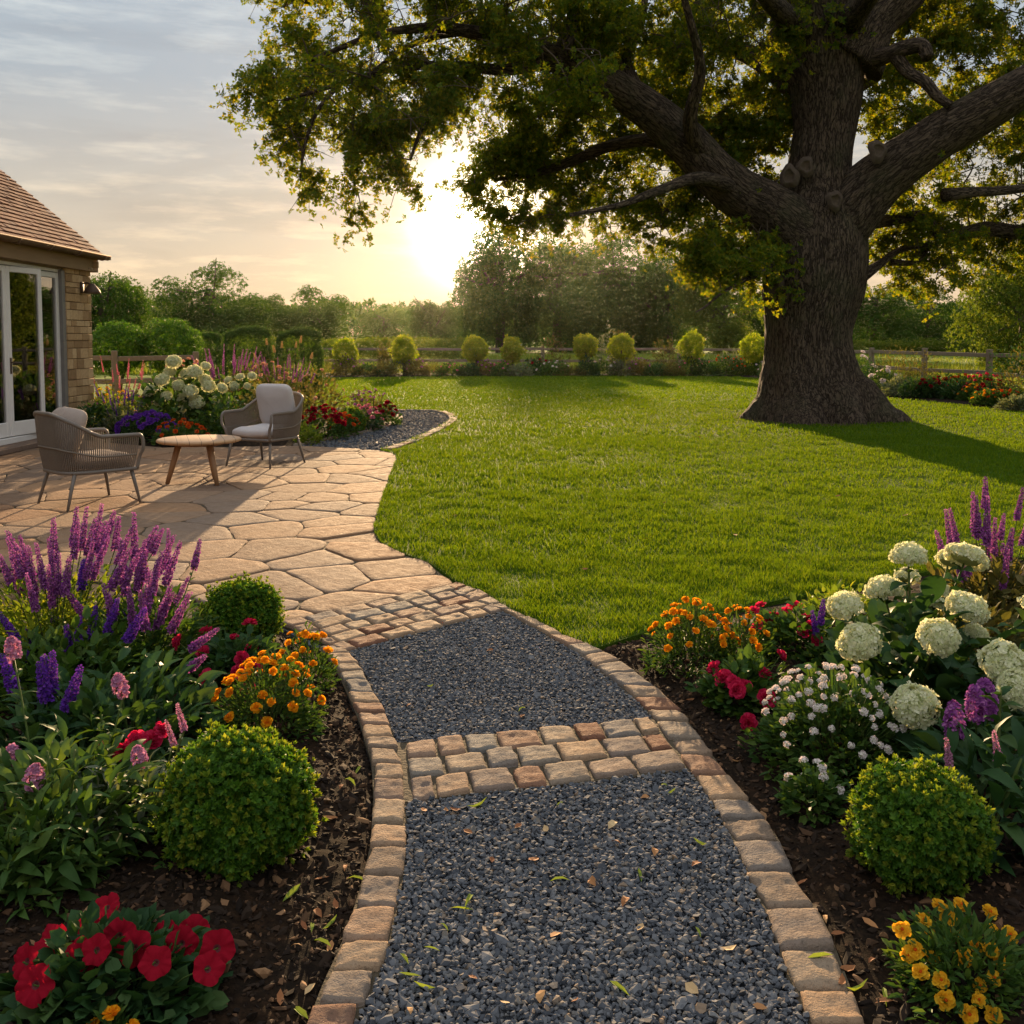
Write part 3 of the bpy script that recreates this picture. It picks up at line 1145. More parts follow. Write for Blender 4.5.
def soil(label, poly, step, name='soil', crumbs=0, near=None, csize=.0046):
    lo, hi = poly.min(0) - step, poly.max(0) + step
    x, y = np.arange(lo[0], hi[0] + step, step), np.arange(lo[1], hi[1] + step, step)
    X, Y = np.meshgrid(x, y, indexing='ij')
    xy = np.stack([X.ravel(), Y.ravel()], 1)
    ins = in_poly(xy, poly)
    z = np.full(len(xy), -0.035)
    z[ins] = soil_h(xy[ins], poly)
    I = np.arange(len(xy)).reshape(X.shape)
    f = np.stack([I[:-1, :-1], I[1:, :-1], I[1:, 1:], I[:-1, 1:]], -1).reshape(-1, 4)
    f = f[ins[f].any(1)]
    used, inv = np.unique(f, return_inverse=True)
    o = MB().add(np.c_[xy, z][used], [inv.reshape(f.shape)]).build(name, M['soil'])
    struct(tag(o, label))
    if crumbs:
        mb = MB()
        T = [lump(ICO1, .9, k + 20) for k in range(4)]
        p = scatter(near if near is not None else poly, crumbs)
        p = p[in_poly(p, poly)]
        n = len(p)
        zz = soil_h(p, poly)
        s_ = np.minimum(csize * rng.lognormal(-.1, .55, n), .013)
        for k in range(4):
            m = np.arange(n) % 4 == k
            sc = np.stack([s_[m] * rng.uniform(.8, 2.4, m.sum()), s_[m], s_[m] * rng.uniform(.4, .9, m.sum())], 1)
            inst(mb, T[k], np.c_[p[m], zz[m] + s_[m] * .25], frames(np.c_[rng.normal(0, .5, (m.sum(), 2)), np.ones(m.sum())]), sc)
        tag(mb.build('mulch', M['crumb'], None, False), 'dark bark crumbs and clods lying on the ' + label.split(' ', 2)[2], kind='stuff')


soil('bare dark soil of the left flower bed', BED_L, 0.014, crumbs=30000, near=np.array([[-2.2, 1.2], [-.15, 1.2], [-.15, 4.6], [-2.2, 4.6]]))
soil('bare dark soil of the right flower bed', BED_R, 0.014, crumbs=22000, near=np.array([[.4, 1.2], [2.2, 1.2], [2.2, 4.6], [.2, 4.6]]))
soil('bare dark soil of the terrace flower bed', BED_B, 0.09)
soil('bare dark soil of the far border', BED_F, 0.30)

ea = np.linspace(0, 2 * math.pi, 60, endpoint=False)
er = 1.42 + .16 * np.sin(3 * ea + 1) + .10 * np.sin(7 * ea) + .05 * np.sin(17 * ea)
struct(tag(sheet('bare_earth', np.c_[5.25 + er * np.cos(ea) * 1.05, 17.2 + er * np.sin(ea)], 0.004, M['earth']), 'bare trodden earth round the foot of the oak'))

# ================================================================== the old oak
LEAF = (np.array([[0, 0, 0], [-.30, .45, .05], [0, 1, -.06], [.30, .45, .05]], float), [np.array([[0, 3, 2, 1]])])
LEAF6 = (np.array([[0, 0, 0], [-.26, .30, .06], [-.22, .68, .04], [0, 1, -.08], [.22, .68, .04], [.26, .30, .06], [0, .35, -.02], [0, .7, -.03]], float),
         [np.array([[0, 5, 6], [0, 6, 1], [7, 4, 3], [2, 7, 3]]), np.array([[6, 5, 4, 7], [1, 6, 7, 2]])])


def rosette(nl, tilt, seed):
    g_ = np.random.default_rng(seed)
    mb = MB()
    a = np.arange(nl) * 2 * math.pi / nl + g_.uniform(-.3, .3, nl)
    e = tilt + g_.uniform(-.35, .35, nl)
    d = np.stack([np.cos(a) * np.cos(e), np.sin(a) * np.cos(e), np.sin(e)], 1)
    inst(mb, LEAF, d * .08, aim(d), g_.uniform(.75, 1.1, nl))
    return (np.concatenate(mb.v), [np.concatenate([f for f, _ in mb.f])])


ROS = [rosette(6, .25, k) for k in range(5)]
YT = 17.2
oak = thing('oak_tree', 'massive old oak with furrowed trunk and spreading limbs on the lawn', 'tree', (P(812, 418, YT)[0], YT, 0))
oak_o = np.array([P(812, 418, YT)[0], YT, 0])
rows = [(440, 728, 900), (428, 734, 894), (420, 739, 889), (412, 745, 882), (403, 750, 876), (393, 755, 869), (382, 760, 861), (365, 764, 855), (345, 766, 851), (325, 767, 851), (305, 766, 856), (285, 766, 862), (265, 767, 866), (248, 769, 866),
        (232, 772, 864), (215, 778, 860), (200, 784, 855), (185, 788, 852), (170, 791, 851), (150, 793, 851), (132, 795, 853), (110, 794, 857), (88, 793, 860), (66, 789, 861), (44, 785, 862), (20, 780, 866), (0, 776, 872)]
cen = np.array([P((a + b) / 2, y, YT) for y, a, b in rows]) - oak_o
rad = np.array([(b - a) / 2 * YT / FPX for y, a, b in rows])


def bark_tube(mb, pts, rad, seg, sub, amp, roots=False, ph=0.0):
    full = catmull(np.c_[pts, rad], sub)
    pts, rad = full[:, :3], full[:, 3]
    s = np.concatenate([[0], np.cumsum(np.linalg.norm(np.diff(pts, axis=0), axis=1))])
    th = np.arange(seg) * 2 * math.pi / seg
    S, TH = np.meshgrid(s, th, indexing='ij')
    RR = np.repeat(rad[:, None], seg, 1)
    co = np.stack([np.cos(TH) * RR, np.sin(TH) * RR, S], -1).reshape(-1, 3)
    big = fbm(co * [1.6, 1.6, .9] + ph, 3).reshape(S.shape)
    fur = (1 - np.abs(vnoise(co * [9, 9, 1.3] + ph)) * 2).reshape(S.shape)
    fur2 = (1 - np.abs(vnoise(co * [19, 19, 3.0] + ph + 5)) * 2).reshape(S.shape)
    prof = 1 + 0.07 * big * min(1, .5 / rad.mean()) + (amp * (fur * .7 + fur2 * .45)) / np.maximum(RR, .1)
    if roots:
        fl = np.clip(1 - S / 1.5, 0, 1) ** 1.6
        lobes = 0.24 * np.cos(7 * TH + 1.1 + .8 * np.sin(TH * 2)) + 0.10 * np.cos(4 * TH + 2.0) + .06 * np.cos(11 * TH)
        prof = prof + fl * lobes + 0.03 * np.cos(5 * TH + .6) * (1 - fl)
    tube(mb, pts, rad, seg, 0, True, True, prof)
    return pts, rad


skel = []
tr = MB()
p_, r_ = bark_tube(tr, cen, rad, 220, 8, 0.022, True)
LIMBS = [
    # (measured line: px, py, distance, radius in px)
    [(826, 262, 17.1, 36), (800, 236, 17.0, 34), (770, 211, 16.8, 27), (728, 186, 16.6, 23), (684, 140, 16.3, 20), (640, 103, 16.0, 17), (596, 76, 15.7, 13.5), (560, 58, 15.4, 11), (528, 46, 15.1, 8.5), (490, 36, 14.8, 7), (440, 28, 14.5, 5), (380, 34, 14.2, 3.5), (310, 60, 14.0, 2)],
    [(815, 250, 17.1, 36), (842, 222, 17.0, 32), (868, 190, 16.8, 28), (896, 166, 16.6, 25), (947, 131, 16.3, 22), (1000, 101, 16.0, 20), (1050, 72, 15.7, 17), (1120, 30, 15.3, 12), (1210, -20, 15, 7)],
    [(845, 60, 17.2, 34), (868, 22, 17.1, 28), (900, -8, 17.0, 23), (940, -50, 16.9, 18), (1000, -110, 16.8, 10)],
    [(806, 40, 17.2, 32), (796, -20, 17.3, 26), (782, -90, 17.4, 20), (750, -180, 17.6, 9)],
]
SUBS = [
    [(590, 74, 15.7, 8), (545, 64, 15.3, 7), (505, 70, 15.0, 5.5), (455, 66, 14.8, 4.5), (400, 68, 14.6, 3.5), (340, 84, 14.5, 2.5), (285, 100, 14.4, 1.5)],
    [(560, 58, 15.4, 8), (570, 30, 15.6, 7), (576, 5, 15.8, 6), (590, -40, 16, 4)],
    [(500, 40, 15.0, 5), (470, 32, 15.1, 4.5), (430, 38, 15.2, 3.5), (395, 55, 15.2, 2.5), (360, 90, 15.2, 2), (352, 140, 15.2, 1.6), (355, 190, 15.2, 1.1)],
    [(690, 148, 16.3, 9), (650, 140, 16.8, 7), (610, 146, 17.2, 6), (575, 160, 17.5, 5), (540, 172, 17.7, 3.5), (495, 180, 17.8, 2)],
    [(740, 190, 16.6, 8), (700, 178, 15.6, 6), (660, 190, 15.0, 4.5), (620, 205, 14.6, 3), (570, 215, 14.4, 2)],
    [(455, 66, 14.8, 3.5), (440, 92, 14.6, 3), (425, 120, 14.5, 2.3), (410, 160, 14.4, 1.5)],
    [(340, 84, 14.5, 2.4), (318, 110, 14.4, 2), (305, 145, 14.3, 1.5), (300, 180, 14.3, 1)],
    [(775, 266, 16.4, 4), (760, 274, 16.0, 2.6), (742, 281, 15.7, 2.0), (722, 293, 15.5, 1.5), (706, 306, 15.2, 1.0), (696, 312, 15, .6)],
    [(862, 60, 17, 10), (884, 56, 16.6, 8), (905, 48, 16.4, 7.5), (922, 46, 16.3, 7), (928, 58, 16.2, 5.5)],
    [(895, 55, 16.5, 6), (908, 72, 16.4, 6), (925, 82, 16.2, 5.5), (937, 96, 16.1, 5), (950, 106, 16, 4)],
    [(858, 224, 17.5, 7), (885, 221, 17.8, 6), (920, 217, 18.0, 6), (945, 236, 18.2, 6), (985, 229, 18.4, 7), (1024, 232, 18.6, 7), (1080, 225, 18.8, 5)],
    [(862, 276, 17.3, 6), (880, 264, 17.6, 4), (900, 250, 17.8, 3), (930, 244, 18, 2.4)],
    [(890, 262, 18, 3), (915, 262, 18.2, 2.6), (930, 246, 18.2, 2)],
    [(945, 195, 16.6, 6), (975, 192, 16.8, 5), (1010, 190, 17, 4.5), (1060, 182, 17, 3)],
    [(700, 155, 16.3, 9), (690, 120, 15.6, 7), (700, 70, 15.0, 5.5), (690, 20, 14.5, 4), (670, -50, 14, 3)],
    [(640, 103, 16, 9), (625, 60, 16.6, 7), (640, 20, 17, 5), (650, -50, 17.4, 3)],
    [(800, 90, 17.8, 12), (760, 60, 18.6, 10), (715, 40, 19.2, 7), (680, 10, 19.8, 5), (640, -40, 20.4, 3)],
    [(830, 110, 18.0, 12), (850, 90, 19, 9), (900, 60, 20, 7), (960, 30, 21, 5)],
    [(800, 30, 16.6, 12), (770, 0, 15.4, 9), (740, -30, 14.2, 7), (720, -80, 13, 4)],
    [(850, 20, 16.6, 12), (880, -20, 15, 9), (900, -60, 13.6, 6), (930, -120, 12.5, 4)],
]
for k, lb in enumerate(LIMBS + SUBS):
    pts = np.array([P(a, b, c) for a, b, c, d in lb]) - oak_o
    rd = np.array([d * c / FPX for a, b, c, d in lb])
    rd[0] *= 1.12
    seg = 72 if k < 4 else 20
    p2, r2 = bark_tube(tr, pts, rd, seg, 10 if k < 4 else 6, 0.014 if k < 4 else .004, False, k * 3.1)
    skel.append(np.c_[p2, r2])
trunk = tr.build('trunk', M['bark'], oak)
skel = np.vstack(skel)

# pruned-branch scars
for px, py, r_px, Yk, ox, oz in ((789, 176, 8, 16.40, -.35, .05), (806, 166, 7, 16.42, -.1, .1), (879, 150, 8, 16.02, .1, .15), (836, 200, 7, 16.22, .05, .05), (772, 285, 9, 16.5, -.5, -.1)):
    r_px *= .72
    c = P(px, py, Yk + .13) - oak_o
    rr = r_px * Yk / FPX
    mb = MB()
    ax = nrm(np.array([ox, -1.0, oz]))
    e1 = nrm(np.cross(ax, [0, 0, 1]))
    e2 = np.cross(e1, ax)
    prof = [(1.7, -.7), (1.35, -.22), (1.10, -.02), (0.97, .04), (.86, .0), (.76, -.22), (.45, -.45), (.02, -.5)]
    n = 26
    V = []
    a = np.arange(n) * 2 * math.pi / n
    for i, (q1, q2) in enumerate(prof):
        w_ = 1 + .10 * np.sin(3 * a + px) + .06 * np.sin(5 * a + py)
        V.append(c + rr * (q1 * (np.cos(a) * w_)[:, None] * e1 + q1 * 1.25 * (np.sin(a) * w_)[:, None] * e2 + q2 * ax))
    V = np.vstack(V)
    k = np.arange(n)
    mb.add(V, [np.stack([r * n + k, r * n + (k + 1) % n, (r + 1) * n + (k + 1) % n, (r + 1) * n + k], 1) for r in range(5)])
    mb.add(V, [np.stack([r * n + k, r * n + (k + 1) % n, (r + 1) * n + (k + 1) % n, (r + 1) * n + k], 1) for r in range(5, 7)], 1)
    mb.build('knot', [M['knot'], M['twig']], oak)

C1 = [(248, 92), (260, 50), (264, -70), (640, -70), (620, 60), (570, 88), (520, 96), (478, 86), (450, 108), (425, 122), (410, 135), (395, 165), (365, 180), (352, 150), (335, 118), (318, 130), (305, 160), (285, 145), (268, 118)]
C2 = [(462, 185), (500, 130), (560, 90), (620, 55), (790, -70), (790, 175), (765, 215), (735, 240), (690, 255), (640, 230), (585, 210), (530, 232), (495, 205)]
C3 = [(855, -70), (1110, -70), (1110, 290), (1050, 262), (1020, 235), (985, 245), (950, 285), (895, 275), (872, 220), (884, 150), (858, 80)]
C4 = [(700, 230), (770, 230), (775, 262), (735, 285), (690, 275)]
C5 = [(780, -70), (870, -70), (875, 110), (780, 130)]
clumps = []
for poly, n, ym, ysd in ((C1, 205, 15.0, .9), (C2, 300, 18.4, 1.3), (C3, 300, 18.8, 1.3), (C4, 20, 16.0, .5), (C5, 30, 19.6, .8)):
    q_ = scatter(np.array(poly, float), n)
    for (x, y) in q_:
        Y = np.clip(rng.normal(ym, ysd), 12.5, 21.5)
        if poly is C2 and y > 20:
            Y = max(Y, 17.4)
        if poly is C3:
            Y = max(Y, 17.5)
        if poly is C2 and x > 770 and Y < 17.2:
            Y = 19
        clumps.append(P(x, y, Y))
for (x, y, Y) in [(x, y, Y) for x in range(440, 640, 22) for y, Y in ((18, 15.6), (48, 16.4), (78, 16.6))] + [(x, y, 16.2 + (x % 3)) for x in range(600, 800, 18) for y in (-40, -12, 12, 38)] + [(x, y, 17.6 + (x % 2)) for x in range(880, 1040, 22) for y in (-20, 10, 40)]:
    clumps.append(P(x + rng.uniform(-12, 12), y + rng.uniform(-12, 12), Y))
for (x, y) in scatter(np.array([(458, 186), (500, 140), (560, 110), (660, 130), (760, 200), (740, 240), (690, 258), (640, 236), (585, 228), (530, 238), (495, 212)], float), 22):
    clumps.append(P(x, y, np.clip(rng.normal(18.2, .8), 17.2, 20)))
for (x, y) in scatter(np.array([(430, 60), (640, 20), (620, 80), (560, 104), (505, 112), (470, 112), (440, 120)], float), 26):
    clumps.append(P(x, y, rng.uniform(15.8, 17.2)))
# hanging sprays at the left
for (x, y, Y) in ((298, 150, 14.4), (302, 172, 14.4), (290, 128, 14.4), (308, 188, 14.4), (357, 165, 15), (358, 190, 15), (362, 210, 15), (398, 165, 15), (400, 180, 15.1), (385, 140, 15), (345, 132, 15), (266, 98, 14.4), (255, 92, 14.4), (428, 122, 14.6), (440, 108, 14.6), (900, 285, 18), (930, 262, 18.4), (960, 275, 18.6), (1000, 262, 18.6), (915, 240, 18.4), (945, 232, 18.6), (975, 245, 18.8), (1005, 238, 18.8), (890, 240, 18.2), (960, 255, 19.2), (910, 272, 18.8), (935, 288, 18.4), (1020, 250, 19), (872, 250, 18.2), (885, 262, 18), (720, 250, 16), (700, 240, 16.4), (740, 262, 15.8), (660, 235, 17.5), (470, 188, 17.8), (482, 186, 17.8), (505, 210, 17.6), (530, 220, 17.5), (560, 215, 17)):
    clumps.append(P(x, y, Y))
# the top of the crown
for _ in range(260):
    v = rng.normal(0, 1, 3)
    v = v / np.linalg.norm(v) * rng.uniform(.6, 1) ** .5
    c = np.array([5.2, 16.8, 9.3]) + v * [9.3, 6.6, 6.2]
    if c[2] > 7.6 + .35 * abs(c[0] - 5):
        clumps.append(c)
clumps = np.array(clumps) - oak_o
tw, cr = MB(), MB()
pos, nr, sz = [], [], []
d0 = np.array([(np.linalg.norm(skel[:, :3] - c, axis=1) - skel[:, 3]).min() for c in clumps])
grow = np.zeros((len(skel) + len(clumps) * 8, 4))
grow[:len(skel)] = skel
ng = len(skel)
for c in clumps[np.argsort(d0)]:
    top = c[2] > 8.6
    d = np.linalg.norm(grow[:ng, :3] - c, axis=1) - grow[:ng, 3]
    j = np.argmin(d)
    a = grow[j, :3]
    L_ = np.linalg.norm(c - a)
    mid = (a + c) / 2 + np.array([0, 0, .10 * L_]) + rng.normal(0, .10 * L_, 3)
    if L_ > .12:
        pts = catmull([a, mid, c], 4)
        tube(tw, pts, np.linspace(min(.022, .008 + .012 * L_), .006, len(pts)), 4)
        m_ = min(8, len(pts) - 1)
        grow[ng:ng + m_, :3] = pts[1:1 + m_]
        grow[ng:ng + m_, 3] = .01
        ng += m_
    hang = (c[0] + oak_o[0] < -.6) and c[2] < 5.6
    nt_ = 10 if not top else 7
    for _ in range(nt_):
        dv = nrm(rng.normal(0, 1, 3) * [1, .8, .75] + [0, 0, -.12 - (.15 if hang else 0)])
        ln = rng.uniform(.22, .62) * (1.6 if top else 1)
        end = c + dv * ln + [0, 0, -.08 * ln]
        if rng.random() < .5:
            tube(tw, np.array([c, (c + end) / 2 + [0, 0, .03], end]), [.006, .005, .003], 3, cap=False)
        k = rng.integers(12, 21) if not top else 7
        t_ = rng.uniform(.15, 1.05, k)[:, None]
        pp = c + (end - c) * t_ + rng.normal(0, .055 * (1.7 if top else 1), (k, 3))
        pos.append(pp)
        nr.append(nrm(dv + rng.normal(0, .7, (k, 3)) + [0, 0, .25]))
        sz.append(rng.uniform(.042, .068, k) * (2.4 if top else 1))
pos, nr, sz = np.vstack(pos), np.vstack(nr), np.concatenate(sz)
hol = fbm((pos + oak_o) * 1.5, 3, 3)
keep = (hol > -.30) & (rng.random(len(pos)) < np.where(pos[:, 0] + oak_o[0] < -.2, .84, 1.0))
low = (pos[:, 2] > 0)
keep &= low
pos, nr, sz = pos[keep], nr[keep], sz[keep]
wh = rng.integers(0, 5, len(pos))
for k in range(5):
    m = wh == k
    inst(cr, ROS[k], pos[m], frames(nr[m]), sz[m])
tw.build('twig', M['twig'], oak)['kind'] = 'stuff'
cr.build('crown', M['oak_leaf'], oak, smooth=False)
# tufts of leaves sprouting from the trunk
mb = MB()
for px, py, n in ((782, 262, 40), (772, 300, 25), (835, 25, 60), (790, 290, 14), (960, 118, 40), (930, 132, 30), (1000, 92, 40), (745, 186, 14), (640, 92, 30)):
    Yk = 16.45
    cc = P(px, py, Yk) - oak_o
    q_ = cc + rng.normal(0, .17, (n, 3))
    inst(mb, ROS[0], q_, frames(np.c_[rng.normal(0, .5, n), -np.ones(n), rng.normal(.2, .5, n)]), rng.uniform(.05, .09, n))
mb.build('epicormic_shoot', M['oak_leaf'], oak, smooth=False)['kind'] = 'stuff'

# ================================================================== house
t = NT('golden_stone')
co = t.pos()
isl = t.island()
nn = t.noise(26, co, 6, 0.65)
c = t.ramp(isl, g3((0.30, 0.185, 0.09), (0.50, 0.325, 0.165), (0.62, 0.44, 0.25)))
c = t.mix(t.rng(nn, .4, .75, 0, .6), c, t.mix(1.0, c, (.55, .5, .45), 'MULTIPLY'))
M['masonry'] = t.done(t.bsdf(c, 0.85, 0.2, t.bump(nn, 0.7, 0.015)))
t = NT('lime_mortar')
nn = t.noise(50, t.pos(), 5)
M['mortar_wall'] = t.done(t.bsdf(t.ramp(nn, g3((0.20, 0.145, 0.09), (0.28, 0.21, 0.14), (0.33, 0.26, 0.18))), 0.9, 0.1, t.bump(nn, .6, .01)))
t = NT('clay_tile')
nn = t.noise(14, t.pos(), 6, .65)
c = t.ramp(t.island(), [(0, (0.15, 0.062, 0.038)), (.4, (0.21, 0.090, 0.055)), (.75, (0.27, 0.125, 0.075)), (1, (0.19, 0.10, 0.07))])
c = t.mix(t.rng(nn, .45, .75, 0, .5), c, (0.11, 0.085, 0.06))
M['tile'] = t.done(t.bsdf(c, 0.8, 0.2, t.bump(nn, .5, .01)))
t = NT('painted_timber')
nn = t.noise(9, t.pos(), 4)
M['paint'] = t.done(t.bsdf(t.ramp(nn, g3((0.66, 0.63, 0.60), (0.72, 0.69, 0.66), (0.76, 0.73, 0.70))), 0.45, 0.35))
t = NT('grey_post')
M['greypost'] = t.done(t.bsdf((0.20, 0.185, 0.17), .5, .3))
t = NT('bronze_metal')
nn = t.noise(20, t.objco(), 4)
M['bronze'] = t.done(t.bsdf(t.ramp(nn, g3((0.055, 0.035, 0.025), (0.09, 0.058, 0.038), (0.13, 0.085, 0.055))), .6, .3, None, Metallic=.3))
t = NT('brown_gutter')
nn = t.noise(7, t.pos(), 4)
M['gutter'] = t.done(t.bsdf(t.ramp(nn, g3((0.12, 0.075, 0.045), (0.17, 0.11, 0.068), (0.21, 0.145, 0.09))), .75, .12))
t = NT('oak_beam')
nn = t.noise(18, t.scalev(t.pos(), (1, .12, 1)), 6, .6)
M['beam'] = t.done(t.bsdf(t.ramp(nn, g3((0.20, 0.125, 0.068), (0.29, 0.19, 0.105), (0.37, 0.255, 0.15))), .7, .2, t.bump(nn, .4, .008)))
t = NT('window_glass')
gl = t.n('ShaderNodeBsdfGlossy')
gl.inputs['Roughness'].default_value = 0.01
gl.inputs['Color'].default_value = (1, .98, .95, 1)
tp = t.n('ShaderNodeBsdfTransparent')
tp.inputs[0].default_value = (.72, .76, .74, 1)
fr = t.n('ShaderNodeFresnel')
fr.inputs[0].default_value = 1.75
mx = t.n('ShaderNodeMixShader')
t.put(mx.inputs[0], t.math('MULTIPLY', fr.outputs[0], 2.2, True))
t.put(mx.inputs[1], tp.outputs[0])
t.put(mx.inputs[2], gl.outputs[0])
M['glass'] = t.done(mx.outputs[0])
t = NT('room_plaster')
M['plaster'] = t.done(t.bsdf((0.33, 0.27, 0.21), .9, .1))
t = NT('room_floor')
M['roomfloor'] = t.done(t.bsdf((0.14, 0.10, 0.07), .4, .3))

XF, YE, YS, XB = -6.2, 14.75, 4.6, -11.0
house = thing('stone_house', 'golden stone house with clay tiled roof and glazed white doors at the terrace', 'house', (XF, 10, 0))
HO = np.array([XF, 10, 0])


def hb(name, boxes, mat, parent=None, bev=0.004):
    mb = MB()
    for c, s in boxes:
        box(mb, np.array(c) - HO, s, bev=bev)
    return mb.build(name, mat, parent or house, smooth=False)


# walls: core in mortar, stones set proud of it
DY0, DY1, DH = 10.3, 13.92, 2.30
hb('wall', [((XF - .16, (DY1 + YE) / 2, 1.22), (.28, YE - DY1 - .03, 2.44)), ((XF - .16, (YS + DY0) / 2, 1.22), (.28, DY0 - YS, 2.44)), ((XF - .16, (DY0 + DY1) / 2, 2.42), (.26, DY1 - DY0, .20)),
            (((XF + XB) / 2 - .15, YE - .17, 1.2), (XF - XB - .35, .28, 2.4)), (((XF + XB) / 2 - .15, YS + .15, 1.2), (XF - XB - .35, .28, 2.4)), ((XB + .15, (YS + YE) / 2, 1.2), (.28, YE - YS, 2.4))], M['mortar_wall'])
mb = MB()
g_ = np.random.default_rng(5)


def masonry(a, b, z0, z1, nrm_axis, x, sgn):
    z = z0
    while z < z1 - .03:
        h = min(g_.uniform(.07, .15), z1 - z)
        u = a
        while u < b - .02:
            w = min(g_.uniform(.11, .30), b - u)
            if b - u - w < .07:
                w = b - u
            th = .05 + g_.uniform(-.004, .007)
            cu = u + w / 2
            if nrm_axis == 'x':
                c = (x + sgn * (th / 2 - .03), cu, z + h / 2)
                s = (th, w - .008, h - .008)
            else:
                c = (cu, x + sgn * (th / 2 - .03), z + h / 2)
                s = (w - .008, th, h - .008)
            box(mb, np.array(c) - HO, s, bev=.005)
            u += w
        z += h


masonry(DY1 + .02, YE + .02, -.02, 2.40, 'x', XF, 1)
masonry(YS, DY0 - .02, -.02, 2.40, 'x', XF, 1)
masonry(XB, XF - .02, -.02, 2.40, 'y', YE, 1)
g_lz = 2.4
for k in range(24):                       # gable triangle
    z0 = 2.4 + k * .1
    hw = 2.55 - (z0 - 2.4) / math.tan(R(40))
    if hw < .2:
        break
    masonry(-8.6 - hw, -8.6 + hw, z0, z0 + .1, 'y', YE, 1)
mb.build('stonework', M['masonry'], house, smooth=False)
for y in (YE - .2, YS + .1):
    mb = MB()
    V = np.array([[-11.1, y, 2.38], [-6.1, y, 2.38], [-8.6, y, 4.48], [-11.1, y + .12, 2.38], [-6.1, y + .12, 2.38], [-8.6, y + .12, 4.48]]) - HO
    mb.add(V, [np.array([[0, 1, 2], [5, 4, 3]]), np.array([[0, 3, 4, 1], [1, 4, 5, 2], [2, 5, 3, 0]])])
    mb.build('gable', M['mortar_wall'], house, smooth=False)
# roof
pit = R(40)
mb = MB()
ex, ez = -6.07, 2.60
sl = np.array([-math.cos(pit), 0, math.sin(pit)])
nl = np.array([math.sin(pit), 0, math.cos(pit)])
Ls = (8.6 + ex) / -math.cos(pit) * -1
Ls = abs((-8.6 - ex) / math.cos(pit))
V0 = np.array([ex, YS - .25, ez]) - HO
for side in (1, -1):
    def mir(v):
        v = np.array(v, float)
        if side < 0:
            v[..., 0] = 2 * (-8.6 - HO[0]) - v[..., 0]
        return v
    a = V0
    b = V0 + [0, YE + .2 - YS + .25, 0]
    pl = np.array([a, b, b + sl * Ls, a + sl * Ls])
    pl2 = pl - nl * .09
    V = mir(np.vstack([pl - nl * .02, pl2]))
    mb.add(V, [np.array([[0, 1, 2, 3], [4, 7, 6, 5], [0, 4, 5, 1], [2, 6, 7, 3], [1, 5, 6, 2], [0, 3, 7, 4]])])
    cs, w = .105, .165
    nc, nt_ = int(Ls / cs), int((YE + .45 - YS) / w)
    for r in range(nc + 1):
        for k in range(-1, nt_ + 1):
            y0 = YS - .25 + k * w + (w / 2 if r % 2 else 0) + .002
            y1 = min(y0 + w - .004, YE + .22)
            y0 = max(y0, YS - .27)
            if y1 - y0 < .03 or y0 > YE + .2:
                continue
            li = g_.normal(0, .003)
            p0 = np.array([ex, 0, ez]) - HO + sl * (r * cs - .03) + nl * (.026 + li)
            p1 = np.array([ex, 0, ez]) - HO + sl * min((r + 1) * cs + .02, Ls + .02) + nl * .004
            q0 = p0 - nl * .022
            V = np.array([[p0[0], y0 - HO[1], p0[2]], [p0[0], y1 - HO[1], p0[2]], [p1[0], y1 - HO[1], p1[2]], [p1[0], y0 - HO[1], p1[2]], [q0[0], y0 - HO[1], q0[2]], [q0[0], y1 - HO[1], q0[2]]])
            mb.add(mir(V), [np.array([[0, 1, 2, 3], [4, 5, 1, 0]])])
mb.build('roof', M['tile'], house, smooth=False)
mb = MB()
th = np.linspace(math.pi, 2 * math.pi, 12)
for (rr, fl) in ((.058, 1), (.050, -1)):
    V = []
    for y in (YS - .28, YE + .24):
        V.append(np.stack([-6.02 + rr * np.cos(th), np.full(12, y), 2.585 + rr * np.sin(th)], 1) - HO)
    V = np.vstack(V)
    k = np.arange(11)
    f = np.stack([k, k + 1, k + 13, k + 12], 1)
    mb.add(V, [f if fl > 0 else f[:, ::-1]])
tube(mb, np.array([[-5.962, YS - .28, 2.588], [-5.962, YE + .24, 2.588]]) - HO, .009, 6)
for y in np.arange(YS, YE + .3, .85):
    tube(mb, (np.stack([-6.02 + .066 * np.cos(th), np.full(12, y), 2.585 + .066 * np.sin(th)], 1) - HO), .010, 6)
box(mb, np.array([-6.02, YE + .243, 2.56]) - HO, (.11, .012, .05), bev=.004)
mb.build('gutter', M['gutter'], house)
hb('fascia', [((XF + .03, (YS + YE) / 2, 2.44), (.10, YE - YS + .30, .19)), ((-6.11, (YS + YE) / 2 + .05, 2.555), (.14, YE - YS + .45, .03))], M['beam'])
hb('threshold', [((XF + .06, (DY0 + DY1) / 2, .035), (.36, DY1 - DY0 + .06, .07))], M['sett'], bev=.01)
# frame of the glazed opening
fx = XF - .10
fr_ = [((fx, DY1 - .035, DH / 2 + .07), (.11, .07, DH)), ((fx, DY0 + .035, DH / 2 + .07), (.11, .07, DH)), ((fx, (DY0 + DY1) / 2, DH + .015), (.11, DY1 - DY0 - .14, .07)), ((fx + .02, (DY0 + DY1) / 2, .105), (.16, DY1 - DY0 - .14, .07))]
frame = hb('door_frame', fr_, M['paint'])
hb('door_post', [((XF - .02, DY1 - .02, DH / 2), (.05, .10, DH + .02))], M['greypost'])


